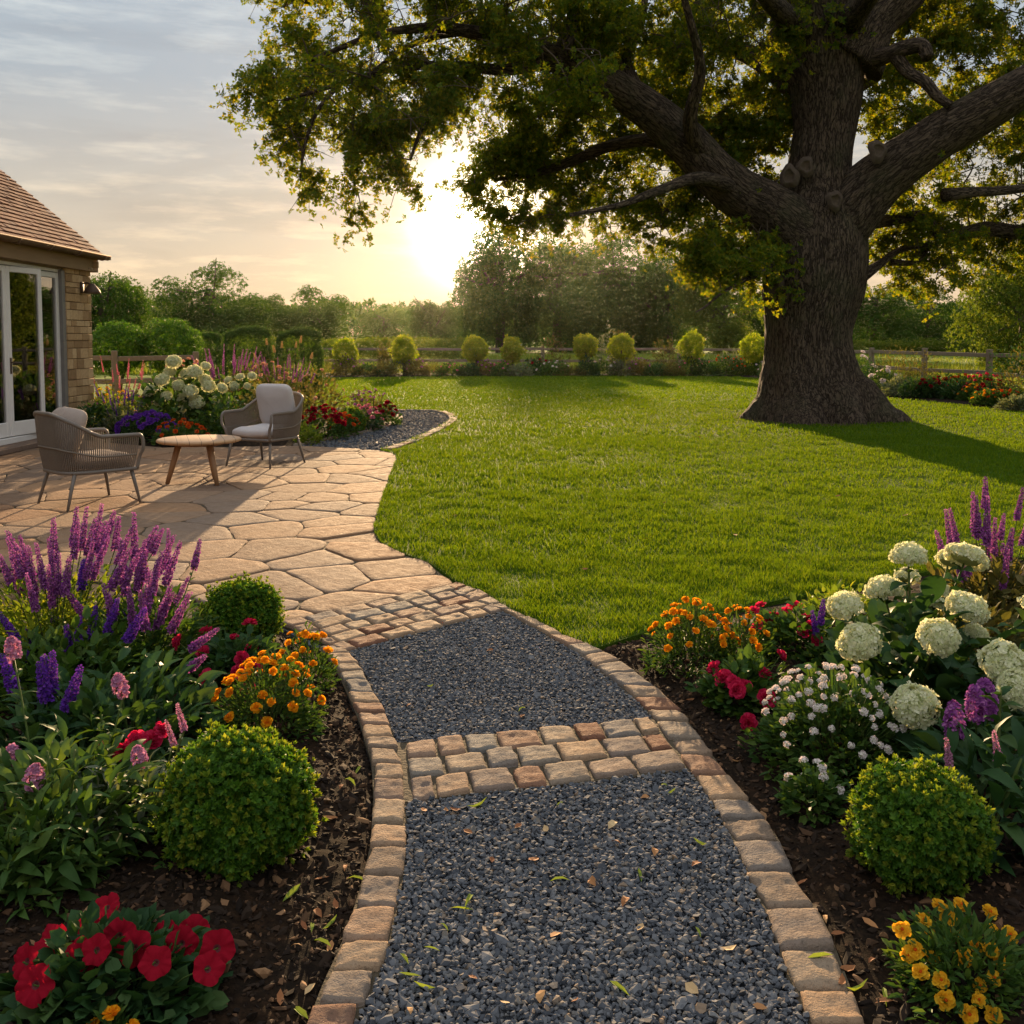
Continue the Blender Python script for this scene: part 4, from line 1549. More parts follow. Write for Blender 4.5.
def leaf(y0, y1, ang, handle=False, hinge_at=0):
    """one glazed door leaf, hinged at y0 (or y1) and swung out by ang"""
    w = y1 - y0
    piv = np.array([fx + .03, y0 if hinge_at == 0 else y1, 0]) - HO
    o = link('door', None, house, piv, (0, 0, ang))
    s = 1 if hinge_at == 0 else -1
    z0, z1 = .15, DH - .03
    st, th_ = .075, .055
    mb = MB()
    for c, sz in (((0, s * st / 2, (z0 + z1) / 2), (th_, st, z1 - z0)), ((0, s * (w - st / 2), (z0 + z1) / 2), (th_, st, z1 - z0)), ((0, s * w / 2, z1 - st / 2), (th_ - .004, w - 2 * st, st)), ((0, s * w / 2, z0 + .09), (th_ - .004, w - 2 * st, .18))):
        box(mb, c, sz, bev=.006)
    mb.build('sash', M['paint'], o, smooth=False)
    mb = MB()
    box(mb, (0, s * w / 2, (z0 + .18 + z1 - st) / 2), (.012, w - 2 * st + .02, z1 - st - z0 - .18 + .02))
    mb.build('pane', M['glass'], o, smooth=False)
    if handle:
        mb = MB()
        hy = s * (w - st / 2) if handle == 1 else s * st / 2
        box(mb, (th_ / 2 + .004, hy, 1.03), (.008, .035, .20), bev=.003)
        tube(mb, [(th_ / 2, hy, 1.07), (th_ / 2 + .05, hy, 1.07), (th_ / 2 + .055, hy - s * .02 * (1 if handle == 1 else -1), 1.07), (th_ / 2 + .055, hy - s * .13 * (1 if handle == 1 else -1), 1.065)], .010, 8)
        mb.build('handle', M['bronze'], o)
    return o


ys = [DY0 + .07, 11.5, 12.42, 13.13, DY1 - .07]
leaf(ys[0], ys[1], 0)
leaf(ys[1], ys[2] - .01, 0, 0)
leaf(ys[2], ys[3], R(-9), 2)
leaf(ys[3] + .02, ys[4], 0)
# the dark room behind the glass
hb('room_floor', [(((XF + XB) / 2, (YS + YE) / 2, .01), (XF - XB - .7, YE - YS - .7, .12))], M['roomfloor'])
hb('room_wall', [(((XF + XB) / 2 - 0.6, YE - .5, 1.25), (XF - XB - 2, .10, 2.2)), ((XB + .6, (YS + YE) / 2, 1.25), (.1, YE - YS - 1.2, 2.2)), (((XF + XB) / 2, (YS + YE) / 2, 2.36), (XF - XB - .7, YE - YS - .8, .04))], M['plaster'])

lamp = thing('wall_lamp', 'small dark bronze downlight on the stone pier by the doors', 'wall lamp', (XF + .03, 14.42, 2.10))
mb = MB()
box(mb, (0.01, 0, 0), (.02, .10, .16), bev=.006)
mb.build('backplate', M['bronze'], lamp)
mb = MB()
tube(mb, catmull([(0, 0, .05), (.08, 0, .07), (.14, 0, .04)], 4), .012, 8)
mb.build('arm', M['bronze'], lamp)


def lathe(mb, prof, seg=24, c=(0, 0, 0), mi=0):
    a = np.arange(seg) * 2 * math.pi / seg
    V = np.vstack([np.stack([r * np.cos(a), r * np.sin(a), np.full(seg, z)], 1) for r, z in prof]) + np.asarray(c, float)
    k = np.arange(seg)
    mb.add(V, [np.vstack([np.stack([i * seg + k, i * seg + (k + 1) % seg, (i + 1) * seg + (k + 1) % seg, (i + 1) * seg + k], 1) for i in range(len(prof) - 1)])], mi)
    return mb


lathe(MB(), [(.03, -.08), (.115, -.085), (.12, -.075), (.10, -.03), (.055, .03), (.03, .055), (.001, .06)], 22, (.15, 0, 0)).build('lamp_shade', M['bronze'], lamp)

# ================================================================== terrace furniture
t = NT('woven_rope')
nn = t.noise(120, t.objco(), 4)
M['rope'] = t.done(t.bsdf(t.ramp(nn, g3((0.11, 0.088, 0.070), (0.16, 0.130, 0.104), (0.21, 0.175, 0.14))), .8, .2, t.bump(nn, .4, .003)))
t = NT('taupe_metal')
M['taupe'] = t.done(t.bsdf((0.15, 0.125, 0.105), .45, .4))


def m_fabric(name, c1, c2):
    t = NT(name)
    w = t.noise(420, t.objco(), 3)
    l = t.noise(7, t.objco(), 3)
    c = t.mix(t.rng(w, .3, .7), c1, c2)
    b = t.bsdf(c, .92, .12, t.bump(t.math('ADD', t.math('MULTIPLY', w, .15), l), .35, .012))
    return t.done(b)


M['fab_grey'] = m_fabric('pale_grey_fabric', (0.42, 0.385, 0.38), (0.52, 0.48, 0.47))
M['fab_taupe'] = m_fabric('taupe_fabric', (0.28, 0.225, 0.19), (0.36, 0.295, 0.255))
t = NT('teak_boards')
co = t.objco()
nn = t.noise(16, t.scalev(co, (1, .07, 1)), 6, .6)
bd = t.n('ShaderNodeTexBrick')
c = t.ramp(nn, g3((0.31, 0.175, 0.085), (0.42, 0.25, 0.13), (0.52, 0.335, 0.19)))
sx = t.n('ShaderNodeSeparateXYZ')
t.put(sx.inputs[0], co)
fl = t.math('FRACT', t.math('MULTIPLY', sx.outputs[0], 9.0))
gap = t.math('LESS_THAN', fl, .05)
M['teak'] = t.done(t.bsdf(t.mix(gap, c, (0.09, .05, .025)), .5, .3, t.bump(nn, .25, .004)))
t = NT('teak_leg')
nn = t.noise(16, t.scalev(t.objco(), (1, 1, .1)), 6, .6)
M['teak_leg'] = t.done(t.bsdf(t.ramp(nn, g3((0.19, 0.095, 0.045), (0.27, 0.145, 0.07), (0.35, 0.205, 0.11))), .5, .3))


def cushion(name, size, c, rot, mat, parent, e=.32, seed=0):
    nu, nv = 40, 24
    u = np.linspace(-math.pi, math.pi, nu, endpoint=False)
    v = np.linspace(-math.pi / 2, math.pi / 2, nv)
    U, W = np.meshgrid(u, v, indexing='ij')

    def pw(x, k):
        return np.sign(x) * np.abs(x) ** k
    x = pw(np.cos(W), e * 1.7) * pw(np.cos(U), e)
    y = pw(np.cos(W), e * 1.7) * pw(np.sin(U), e)
    z = pw(np.sin(W), .75)
    puff = 1 + .12 * (1 - np.clip(np.abs(x), 0, 1) ** 2) * (1 - np.clip(np.abs(y), 0, 1) ** 2)
    Vv = np.stack([x * size[0] / 2, y * size[1] / 2, z * size[2] / 2 * puff], -1).reshape(-1, 3)
    Vv = Vv + .010 * np.c_[np.zeros((len(Vv), 2)), fbm(Vv * [7, 7, 2] + seed * 5.1, 3)]
    Rm = np.array(Matrix.Rotation(rot[2], 3, 'Z') @ Matrix.Rotation(rot[0], 3, 'X') @ Matrix.Rotation(rot[1], 3, 'Y'))
    Vv = Vv @ Rm.T + np.asarray(c)
    i, j = np.meshgrid(np.arange(nu), np.arange(nv - 1), indexing='ij')
    f = np.stack([i * nv + j, (i + 1) % nu * nv + j, (i + 1) % nu * nv + j + 1, i * nv + j + 1], -1).reshape(-1, 4)
    return MB().add(Vv, [f]).build(name, mat, parent)


def armchair(label, loc, rz, fab, throw):
    o = thing('rope_armchair', label, 'armchair', loc, rz, 'rope armchairs on the terrace')
    o.scale = (.86, .88, .98)
    half = np.array([[-.355, .34], [-.365, .18], [-.368, 0], [-.36, -.16], [-.31, -.30], [-.19, -.365], [0, -.375]])
    plan = catmull(np.vstack([half, half[-2::-1] * [-1, 1]]), 10)
    s = np.concatenate([[0], np.cumsum(np.linalg.norm(np.diff(plan, axis=0), axis=1))])
    u = np.abs(s / s[-1] - .5) * 2                    # 0 at the middle of the back, 1 at the arm fronts
    zt = .585 + .20 * np.clip((.62 - u) / .5, 0, 1) ** 1.0 * (1 - .0 * u) + .012 * u
    zt = np.where(u < .62, .592 + .19 * np.sin(np.clip((.62 - u) / .50, 0, 1) * math.pi / 2) ** 1.3, .592 - .01 * (u - .62))
    out = nrm(np.c_[plan[:, 0], plan[:, 1] - .05])
    top = np.c_[plan + out * .035, zt]
    low = np.c_[plan * [.93, .93], np.full(len(plan), .30)]
    # arm fronts curl down to the seat ring
    fl, fr2 = top[0], top[-1]
    inner = top[(u < .90)]
    cl = catmull([low[0] + [0, .0, 0], low[0] + [-.010, .022, .10], [fl[0] + .004, fl[1] - .006, .47], [fl[0], fl[1] - .010, .545], [fl[0] + .002, fl[1] - .032, .582], inner[0] + [0, .03, 0]], 6)
    cr_ = cl * [-1, 1, 1]
    mb = MB()
    tube(mb, np.vstack([cl, inner, cr_[::-1]]), .0165, 10)
    tube(mb, np.vstack([low, [low[-1] * [.7, 1, 1], low[0] * [.7, 1, 1], low[0]]]), .016, 8)
    for k in (-1, 1):
        tube(mb, [(k * .30, .30, .30), (k * .30, -.25, .30)], .012, 6)
    mb.build('frame', M['taupe'], o)
    mb = MB()
    n = 104
    d = np.linspace(.025, .975, n) * s[-1]
    T = np.stack([np.interp(d, s, top[:, k]) for k in range(3)], 1)
    B = np.stack([np.interp(d, s, low[:, k]) for k in range(3)], 1)
    for a, b in zip(T, B):
        mid = (a + b) / 2 + np.r_[nrm(a[:2] - [0, .05]), 0] * .012
        tube(mb, catmull([a, mid, b], 3), .0062, 5, cap=False)
    md = (T * .42 + B * .58) + np.c_[nrm(T[:, :2]) * .016, np.zeros(n)]
    tube(mb, md, .0085, 6)
    for rr in np.linspace(-.28, .26, 12):
        tube(mb, [(-.31, rr, .30), (.31, rr, .30)], .007, 5)
    mb.build('rope_weave', M['rope'], o)
    for sx in (-1, 1):
        for (y0, y1) in ((.27, .335), (-.25, -.345)):
            mb = MB()
            tube(mb, [(sx * .295, y0, .305), (sx * .315, (y0 + y1) / 2, .16), (sx * .34, y1, 0)], [.019, .016, .012], 10)
            mb.build('leg', M['taupe'], o)
    cushion('seat_cushion', (.60, .62, .13), (0, .02, .37), (0, 0, 0), fab, o, .30, 1)
    if throw:
        cushion('back_cushion', (.52, .46, .15), (.06, -.23, .60), (R(68), R(4), 0), fab, o, .42, 2)
        cushion('pillow', (.42, .40, .14), (-.13, -.24, .63), (R(64), R(-14), R(8)), fab, o, .5, 3)
    else:
        cushion('back_cushion', (.56, .50, .15), (0, -.225, .645), (R(74), 0, 0), fab, o, .34, 4)
    return o


armchair('woven taupe rope armchair seen from behind, its plump cushions leaning left, nearest the house', (-3.50, 8.22, 0), math.atan2(.72, .69) - math.pi / 2, M['fab_taupe'], True)
armchair('woven taupe rope armchair with smooth pale grey cushions in front of the white hydrangeas', (-2.68, 10.82, 0), math.atan2(-.86, -.40) - math.pi / 2, M['fab_grey'], False)
tb = thing('coffee_table', 'round teak coffee table on splayed legs between the two armchairs', 'table', (-2.96, 9.42, 0), .35)
tb.scale = (.94, .94, 1)
lathe(MB(), [(.001, .425), (.385, .425), (.405, .420), (.412, .410), (.408, .398), (.39, .390), (.001, .388)][::-1], 56).build('tabletop', M['teak'], tb)
for a in (200, 318, 80):
    mb = MB()
    ca, sa = math.cos(R(a) - .35), math.sin(R(a) - .35)
    tube(mb, [(ca * .19, sa * .19, .392), (ca * .25, sa * .25, .20), (ca * .315, sa * .315, 0)], [.034, .029, .021], 12)
    mb.build('leg', M['teak_leg'], tb)
lathe(MB(), [(.20, .36), (.215, .36), (.215, .389), (.20, .389)], 30).build('apron', M['teak_leg'], tb)

# ================================================================== fences
def fence(label, line, h=1.12, span=2.6, rails=(.98, .52), group=None):
    line = np.asarray(line, float)
    root = thing('garden_fence', label, 'fence', (*line[0], 0))
    base = np.r_[line[0], 0]
    s = np.concatenate([[0], np.cumsum(np.linalg.norm(np.diff(line, axis=0), axis=1))])
    n = max(1, int(round(s[-1] / span)))
    ps = np.stack([np.interp(np.linspace(0, s[-1], n + 1), s, line[:, k]) for k in range(2)], 1)
    for k, p in enumerate(ps):
        mb = MB()
        hh = h + rng.normal(0, .02)
        box(mb, (0, 0, hh / 2 - .06), (.125, .125, hh + .12), rz=rng.normal(0, .05) + .3, bev=.012)
        mb.build('post', M['timber'], root, False, np.r_[p, 0] - base)
    for k in range(n):
        for z in rails:
            mb = MB()
            a, b = np.r_[ps[k], z + rng.normal(0, .012)] - base, np.r_[ps[k + 1], z + rng.normal(0, .012)] - base
            rail(mb, a, b, .045, .10, .008)
            mb.build('rail', M['timber'], root, False)
    return root


fence('long weathered post and rail fence along the far end of the lawn', [[-15, 41.5], [9.35, 39.6]])
fence('weathered post and rail fence running forward on the right past the oak', [[9.6, 39.0], [12.0, 24.4], [12.9, 16.5]], span=2.75)
fence('short weathered rail fence in front of the round shrubs beside the stone house', [[-9.6, 19.9], [-6.6, 20.9]], span=1.5)


# ================================================================== trees beyond the garden
def crown_mesh(name, rx, rz, zc, n, leaf, mat, seed, lob=26, open_=0.0, mats=None):
    g_ = np.random.default_rng(seed)
    cl = nrm(g_.normal(0, 1, (lob, 3))) * g_.uniform(.45, .95, (lob, 1))
    cl = cl * [rx, rx, rz]
    cr_ = g_.uniform(.24, .42, lob) * min(rx, rz)
    w = cr_ ** 2
    k = g_.choice(lob, n, p=w / w.sum())
    d = nrm(g_.normal(0, 1, (n, 3)) + [0, 0, .25])
    p = cl[k] + d * (cr_[k] * g_.uniform(.55, 1.12, n) ** .7)[:, None]
    if open_:
        keep = fbm(p * 1.3 / max(leaf * 4, .6), 2, seed) > -.5 + open_
        p, d = p[keep], d[keep]
    mb = MB()
    nn_ = nrm(d + g_.normal(0, .55, d.shape))
    inst(mb, ROS_S, p + [0, 0, zc], frames(nn_, g_), leaf * g_.uniform(.7, 1.3, len(p)))
    return mb.mesh(name, mat, False), cl + [0, 0, zc]


ROS_S = rosette(4, .3, 9)


def tree_trunk(cl, zc, r0, seed):
    g_ = np.random.default_rng(seed)
    mb = MB()
    top = np.array([g_.normal(0, .1), g_.normal(0, .1), zc * 1.05])
    full = catmull([(0, 0, -.2), (g_.normal(0, .05), 0, zc * .4), top], 5)
    tube(mb, full, np.linspace(r0, r0 * .45, len(full)), 9)
    for c in cl[:12]:
        b = full[g_.integers(len(full) // 2, len(full))]
        tube(mb, catmull([b, (b + c) / 2 + [0, 0, -.15], c], 3), np.linspace(r0 * .4, r0 * .08, 7), 5)
    return mb.mesh('trunk', M['twig'])


KINDS = []
for k, (mat, n, leaf_, op) in enumerate((('tree_leaf', 12000, .12, .0), ('tree_leaf', 11000, .12, .10), ('tree_leaf', 12000, .115, .03), ('tree_leaf_light', 12000, .11, .12), ('tree_leaf', 10000, .125, .2))):
    # unit trees: 6 m tall, crown 2.6 m in radius
    cm, cl = crown_mesh('crown', 2.55, 2.75, 3.05, n, leaf_, M[mat], 40 + k, 34, op)
    KINDS.append((cm, tree_trunk(cl, 3.4, .22, 60 + k)))


def tree(label, px, ytop, halfw, d, kind, rz, cat='tree', group='trees beyond the garden', low=0.0):
    h = 1.35 + (340 - ytop) / FPX * d
    x = (px - 512) / FPX * d
    r = halfw / FPX * d
    o = thing('field_tree', label, cat, (x, d, -.05), rz, group)
    cm, tm = KINDS[kind]
    if d > 90:
        low = .20 * h
    sz, sr = (h + low) / 5.85, r / 2.45
    link('trunk', tm, o, (0, 0, 0), None, (sz, sz, sz))
    link('crown', cm, o, (0, 0, -low), None, (sr, sr, sz))
    return o


for a in (
    ('leafy round tree rising behind the clipped shrubs next to the house wall', 105, 262, 50, 44, 2, .3, 'tree', 'trees beyond the garden', 1.0),
    ('broad dark tree, the tallest one left of the sun glow', 212, 262, 52, 74, 0, 1.2, 'tree', 'trees beyond the garden', 1.2),
    ('smaller tree peeping out left of the broad dark tree', 158, 291, 26, 88, 1, 2.2),
    ('smaller dark tree touching the right flank of the broad tree', 262, 290, 32, 90, 2, 3.3),
    ('round-topped dark tree right of the clipped hedges', 314, 286, 34, 88, 0, 4.1),
    ('low wispy tree standing where the far wood meets the gold sky', 385, 306, 26, 130, 1, 5.0),
    ('hazy bushy tree at the left foot of the big sunlit trees', 432, 295, 27, 105, 2, .8),
    ('tall airy tree lit gold right beneath the low sun', 500, 228, 54, 112, 4, 1.9, 'tree', 'trees beyond the garden', 1.0),
    ('tall gold-edged tree second to the right of the low sun', 558, 226, 62, 116, 1, 2.6, 'tree', 'trees beyond the garden', 1.0),
    ('tall dark tree under the middle of the oak limb', 618, 236, 58, 108, 0, 3.9, 'tree', 'trees beyond the garden', 1.0),
    ('dense green tree with a flat top left of the oak trunk', 668, 246, 56, 104, 2, 4.6, 'tree', 'trees beyond the garden', 1.0),
    ('pale olive tree just left of the oak trunk', 722, 262, 50, 96, 3, 5.3, 'tree', 'trees beyond the garden', 1.0),
    ('low dark tree partly behind the oak trunk', 772, 278, 40, 110, 0, .2, 'tree', 'trees beyond the garden', 1.0),
    ('dark rounded tree beside the right edge of the oak trunk', 872, 278, 46, 98, 2, 1.4, 'tree', 'trees beyond the garden', 1.2),
    ('dark spreading tree over the meadow between oak and right edge', 926, 284, 46, 104, 0, 2.8, 'tree', 'trees beyond the garden', 1.2),
    ('short bushy tree closing the gap behind the right fence', 972, 300, 30, 92, 1, 3.6, 'tree', 'trees beyond the garden', 1.0),
    ('big golden-green tree by the right fence, cut by the picture edge', 1022, 236, 60, 37, 3, 4.4, 'tree', 'trees beyond the garden', 1.2),
    ('dark bushy tree behind the golden-green one at the right edge', 1075, 250, 60, 46, 0, 5.9, 'tree', 'trees beyond the garden', 1.2),
):
    tree(*a)

# the far wood that closes the view
g_ = np.random.default_rng(77)
mb = MB()
n = 26000
yy = g_.uniform(165, 250, n)
xx = g_.uniform(-.75, .75, n) * yy
hh = 6.2 + 2.6 * vnoise(np.c_[xx * .06, yy * .05, yy * 0], 3) + 1.6 * vnoise(np.c_[xx * .21, yy * .1, yy * 0], 4)
zz = hh * (1 - g_.random(n) ** 2.2)
inst(mb, ROS_S, np.c_[xx, yy, zz], frames(nrm(np.c_[g_.normal(0, .7, (n, 2)) - [0, .6], g_.normal(.4, .6, n)]), g_), g_.uniform(.5, 1.15, n))
tag(mb.build('woodland', M['tree_leaf'], None, False), 'long hazy wood on the horizon', kind='stuff')
# hedgerow and tall crops across the meadow
mb = MB()
n = 9000
xx = g_.uniform(-18, -2.5, n)
yy = 62 + g_.uniform(0, 7, n) + xx * .2
zz = g_.uniform(0, 1, n) ** .6 * (1.35 + .25 * vnoise(np.c_[xx * .7, yy * .6, yy * 0], 8))
inst(mb, ROS_S, np.c_[xx, yy, zz], frames(nrm(np.c_[g_.normal(0, .6, (n, 2)), np.ones(n)]), g_), g_.uniform(.10, .22, n))
n = 9000
xx = g_.uniform(20, 62, n)
yy = 88 + g_.uniform(0, 2.4, n) - (xx - 20) * .2
zz = g_.uniform(0, 1, n) ** .6 * (1.25 + .35 * vnoise(np.c_[xx * .4, yy * .6, yy * 0], 8))
inst(mb, ROS_S, np.c_[xx, yy, zz], frames(nrm(np.c_[g_.normal(0, .6, (n, 2)), np.ones(n)]), g_), g_.uniform(.12, .26, n))
tag(mb.build('crop_rows', M['tree_leaf_light'], None, False), 'rows of tall green crop and a low field hedgerow across the meadow', kind='stuff')
mb = MB()
n = 34000
yy = 40.8 + g_.uniform(0, 1, n) ** 1.6 * 45
xx = g_.uniform(-.6, .62, n) * yy
xx2 = np.where(yy < 42, xx, xx)
ok = ~in_poly(np.c_[xx, yy], np.array([[-9, 35], [9.2, 36], [12, 24], [-9, 24]]))
n2_ = 9000
yb = g_.uniform(17, 40, n2_)
xb = 9.9 + (39 - yb) * .165 + g_.uniform(.3, 1, n2_) ** 2 * 14
xx, yy = np.r_[xx[ok], xb], np.r_[yy[ok], yb]
k = len(xx)
a = g_.uniform(0, 6.28, k)
hg = g_.uniform(.16, .42, k) * (1 + .4 * vnoise(np.c_[xx * .3, yy * .3, yy * 0]))
wd = .012 + yy * .0006
b = np.c_[xx, yy, np.full(k, -.06)]
wv = np.stack([np.cos(a) * wd, np.sin(a) * wd, 0 * a], 1)
tp_ = b + np.c_[g_.normal(0, .10, (k, 2)), hg]
V = np.stack([b - wv, b + wv, tp_], 1)
mb.add(V.reshape(-1, 3), [np.arange(3 * k).reshape(-1, 3)])
M['hay'] = leaf_mat('meadow_grass', g3((0.10, 0.155, 0.02), (0.15, 0.20, 0.03), (0.22, 0.24, 0.055)), .5)
tag(mb.build('meadow_grass', M['hay'], None, False), 'uncut yellowing grass of the meadow beyond the fence', kind='stuff')

# ================================================================== plants
def petal_tpl(w=.36, up=.05, cup=.0):
    V = np.array([[0, 0, 0], [-w, .52, up], [-w * .78, .93, up + cup], [w * .78, .93, up + cup], [w, .52, up], [0, .55, -.03], [0, 1.02, cup + up * .6]], float)
    return (V, [np.array([[0, 4, 5], [0, 5, 1], [2, 5, 6], [6, 5, 3]]), np.array([[5, 4, 3, 5]])[:0].reshape(-1, 4), np.array([[1, 5, 2], [3, 5, 4]])])


PET = petal_tpl()
PETQ = (np.array([[0, 0, 0], [-.42, .6, .06], [0, 1, .02], [.42, .6, .06]], float), [np.array([[0, 3, 2, 1]])])


def flower_tpl(n, w, tilt, g_, tpl=PET, r0=.05, jit=.12, length=1.0):
    mb = MB()
    a = np.arange(n) * 2 * math.pi / n + g_.uniform(-jit, jit, n)
    e = np.full(n, tilt) + g_.uniform(-.2, .2, n)
    d = np.stack([np.cos(a) * np.cos(e), np.sin(a) * np.cos(e), np.sin(e)], 1)
    inst(mb, tpl, d * r0, aim(d), np.c_[np.full(n, w), np.full(n, length), np.full(n, length)] * g_.uniform(.88, 1.1, (n, 1)))
    return (np.concatenate(mb.v), [f for f, _ in mb.f])


GP = np.random.default_rng(123)
FLO4 = [flower_tpl(4, 1.15, .25, GP, PETQ) for _ in range(3)]
FLO5 = [flower_tpl(5, .95, .2, GP, PETQ) for _ in range(3)]
FLO3 = [flower_tpl(3, 1.0, .5, GP, PETQ) for _ in range(3)]


def spike_mesh(length, r, mat, g_, whorls=22, per=9, fs=.0085, taper=.75, gap=0.0):
    mb = MB()
    tube(mb, [(0, 0, 0), (0, 0, length * .5), (0, 0, length)], [.0022, .0018, .0010], 5, 1)
    for k in range(whorls):
        t_ = k / (whorls - 1)
        z = length * (.02 + .98 * t_)
        rr = r * (1 - t_ * taper) * (.8 + .35 * min(1, t_ * 5)) * g_.uniform(.85, 1.15)
        n = max(3, int(per * (1 - .5 * t_)))
        a = g_.uniform(0, 6.28) + np.arange(n) * 2 * math.pi / n + g_.uniform(-.25, .25, n)
        d = np.stack([np.cos(a), np.sin(a), np.full(n, .35) + g_.normal(0, .25, n)], 1)
        p = np.stack([np.cos(a) * rr * .55, np.sin(a) * rr * .55, z + g_.normal(0, length * .010, n)], 1)
        s_ = fs * (1 - .45 * t_) * g_.uniform(.75, 1.25, n)
        inst(mb, FLO3[k % 3], p, frames(d, g_), s_)
        if k % 2 == 0:
            inst(mb, LEAF, p * [.6, .6, 1], aim(nrm(d + [0, 0, .3])), s_ * 1.1, 1)
    return mb.mesh('flower_spike', [mat, M['stem']], False)


def cone_mesh(h, r, n, fs, mat, g_, pw=.8):
    mb = MB()
    t_ = g_.random(n)
    a = g_.uniform(0, 6.28, n)
    rr = r * np.sin(np.pi * np.clip(t_ * .85 + .12, 0, 1)) ** pw
    d = np.stack([np.cos(a), np.sin(a), .4 + t_ * .8], 1)
    p = np.stack([np.cos(a) * rr, np.sin(a) * rr, t_ * h], 1)
    for k in range(3):
        m = np.arange(n) % 3 == k
        inst(mb, FLO4[k], p[m], frames(nrm(d[m] + g_.normal(0, .25, (m.sum(), 3))), g_), fs * g_.uniform(.8, 1.2, m.sum()))
    tube(mb, [(0, 0, -.01), (0, 0, h * .7)], .003, 5, 1)
    return mb.mesh('flower_cluster', [mat, M['stem']], False)


def dome_mesh(r, n, fs, mat, g_, flat=.72, under=-.35, name='flower_head'):
    mb = MB()
    k = np.arange(n) + .5
    ph = np.arccos(1 - (1 - under) * k / n)
    th = math.pi * (1 + 5 ** .5) * k
    d = np.stack([np.sin(ph) * np.cos(th), np.sin(ph) * np.sin(th), np.cos(ph)], 1)
    d = nrm(d + g_.normal(0, .05, d.shape))
    bumpy = 1 + .16 * vnoise(d * 3.2 + g_.uniform(0, 50), 2) + g_.normal(0, .025, n)
    p = d * bumpy[:, None] * r * [1, 1, flat]
    for q_ in range(3):
        m = np.arange(n) % 3 == q_
        inst(mb, FLO4[q_], p[m], frames(nrm(d[m] + g_.normal(0, .36, (m.sum(), 3))), g_), fs * g_.uniform(.75, 1.2, m.sum()))
    V = ICO[0] * r * .80 * [1, 1, flat]
    V[:, 2] = np.maximum(V[:, 2], -r * .3)
    mb.add(V, ICO[1], 1)
    return mb.mesh(name, [mat, M['cream_core']], False)


t = NT('cream_core')
M['cream_core'] = t.done(t.bsdf((0.30, 0.34, 0.15), .9, .1))


def pom_mesh(r, n, mat, g_, flat=.75, eye=False, name='flower'):
    """a many-petalled ruffled flower"""
    mb = MB()
    for ring, (el, ln, sh) in enumerate(((.05, 1.0, .34), (.45, .86, .27), (.85, .68, .23), (1.2, .5, .19))):
        m = int(n * sh)
        a = np.arange(m) * 2 * math.pi / m + g_.uniform(-.25, .25, m)
        e = el + g_.normal(0, .12, m)
        d = np.stack([np.cos(a) * np.cos(e), np.sin(a) * np.cos(e), np.sin(e) * flat], 1)
        L_ = r * ln * g_.uniform(.85, 1.12, m)
        Rm = aim(nrm(d), roll=g_.normal(0, .35, m))
        inst(mb, PET, d * r * .1, Rm, np.c_[L_ * 1.05, L_, L_ * g_.uniform(.5, 3.5, m)])
    mi = [mat]
    if eye:
        mb.add(ICO1[0] * r * .22 * [1, 1, .6] + [0, 0, r * .28], ICO1[1], 1)
        mi = [mat, M[eye]]
    return mb.mesh(name, mi, False)


def petunia_mesh(r, mat, g_):
    mb = MB()
    nr_, nt_ = 10, 60
    rho = np.linspace(.12, 1, nr_)
    a = np.arange(nt_) * 2 * math.pi / nt_
    lob = 1 + .10 * np.abs(np.cos(2.5 * a)) - .05 + .03 * np.cos(5 * a)
    V = []
    ph = g_.uniform(0, 6)
    for q_ in rho:
        rr = r * q_ * (lob if q_ > .4 else 1)
        z = r * (.50 * q_ ** .5 - .50 - .16 * max(0, q_ - .55) ** 1.2 * 2) + r * .11 * q_ ** 2 * np.sin(5 * a + ph) + r * .07 * q_ ** 3 * np.sin(11 * a + 2 * ph) + r * .04 * q_ ** 4 * np.sin(23 * a + ph)
        V.append(np.stack([rr * np.cos(a), rr * np.sin(a), z], 1))
    V = np.vstack(V)
    k = np.arange(nt_)
    f = [np.stack([i * nt_ + k, i * nt_ + (k + 1) % nt_, (i + 1) * nt_ + (k + 1) % nt_, (i + 1) * nt_ + k], 1) for i in range(nr_ - 1)]
    mb.add(V, f[1:], 0)
    mb.add(V, f[:1], 1)
    mb.add(np.r_[V[:nt_], [[0, 0, -r * .55]]], [np.stack([k, np.full(nt_, nt_), (k + 1) % nt_], 1)[:, [0, 1, 2]]], 1)
    tube(mb, [(0, 0, -r * .5), (0, 0, -r * 1.1)], [r * .16, r * .08], 6, 2)
    return mb.mesh('flower', [mat, M['flower_eye'], M['stem']], True)


def bigleaf(w=.40, droop=.35, n=9):
    t_ = np.linspace(0, 1, n)
    wd = w * .5 * np.sin(np.pi * t_ ** .85) ** .8
    z = .22 * np.sin(np.pi * t_ * .6) - droop * t_ ** 2
    V = np.concatenate([np.stack([s * wd * f, t_, z + abs(s) * f * wd * .28 + .012 * np.sin(t_ * 22) * abs(s) * f], 1) for s, f in ((-1, 1), (-1, .5), (0, 0), (1, .5), (1, 1))])
    i, j = np.meshgrid(np.arange(4), np.arange(n - 1), indexing='ij')
    q_ = np.stack([i * n + j, (i + 1) * n + j, (i + 1) * n + j + 1, i * n + j + 1], -1).reshape(-1, 4)
    return (V, [q_])


BIG = bigleaf()
BIGW = bigleaf(.72, .28)
BIGN = bigleaf(.26, .45)


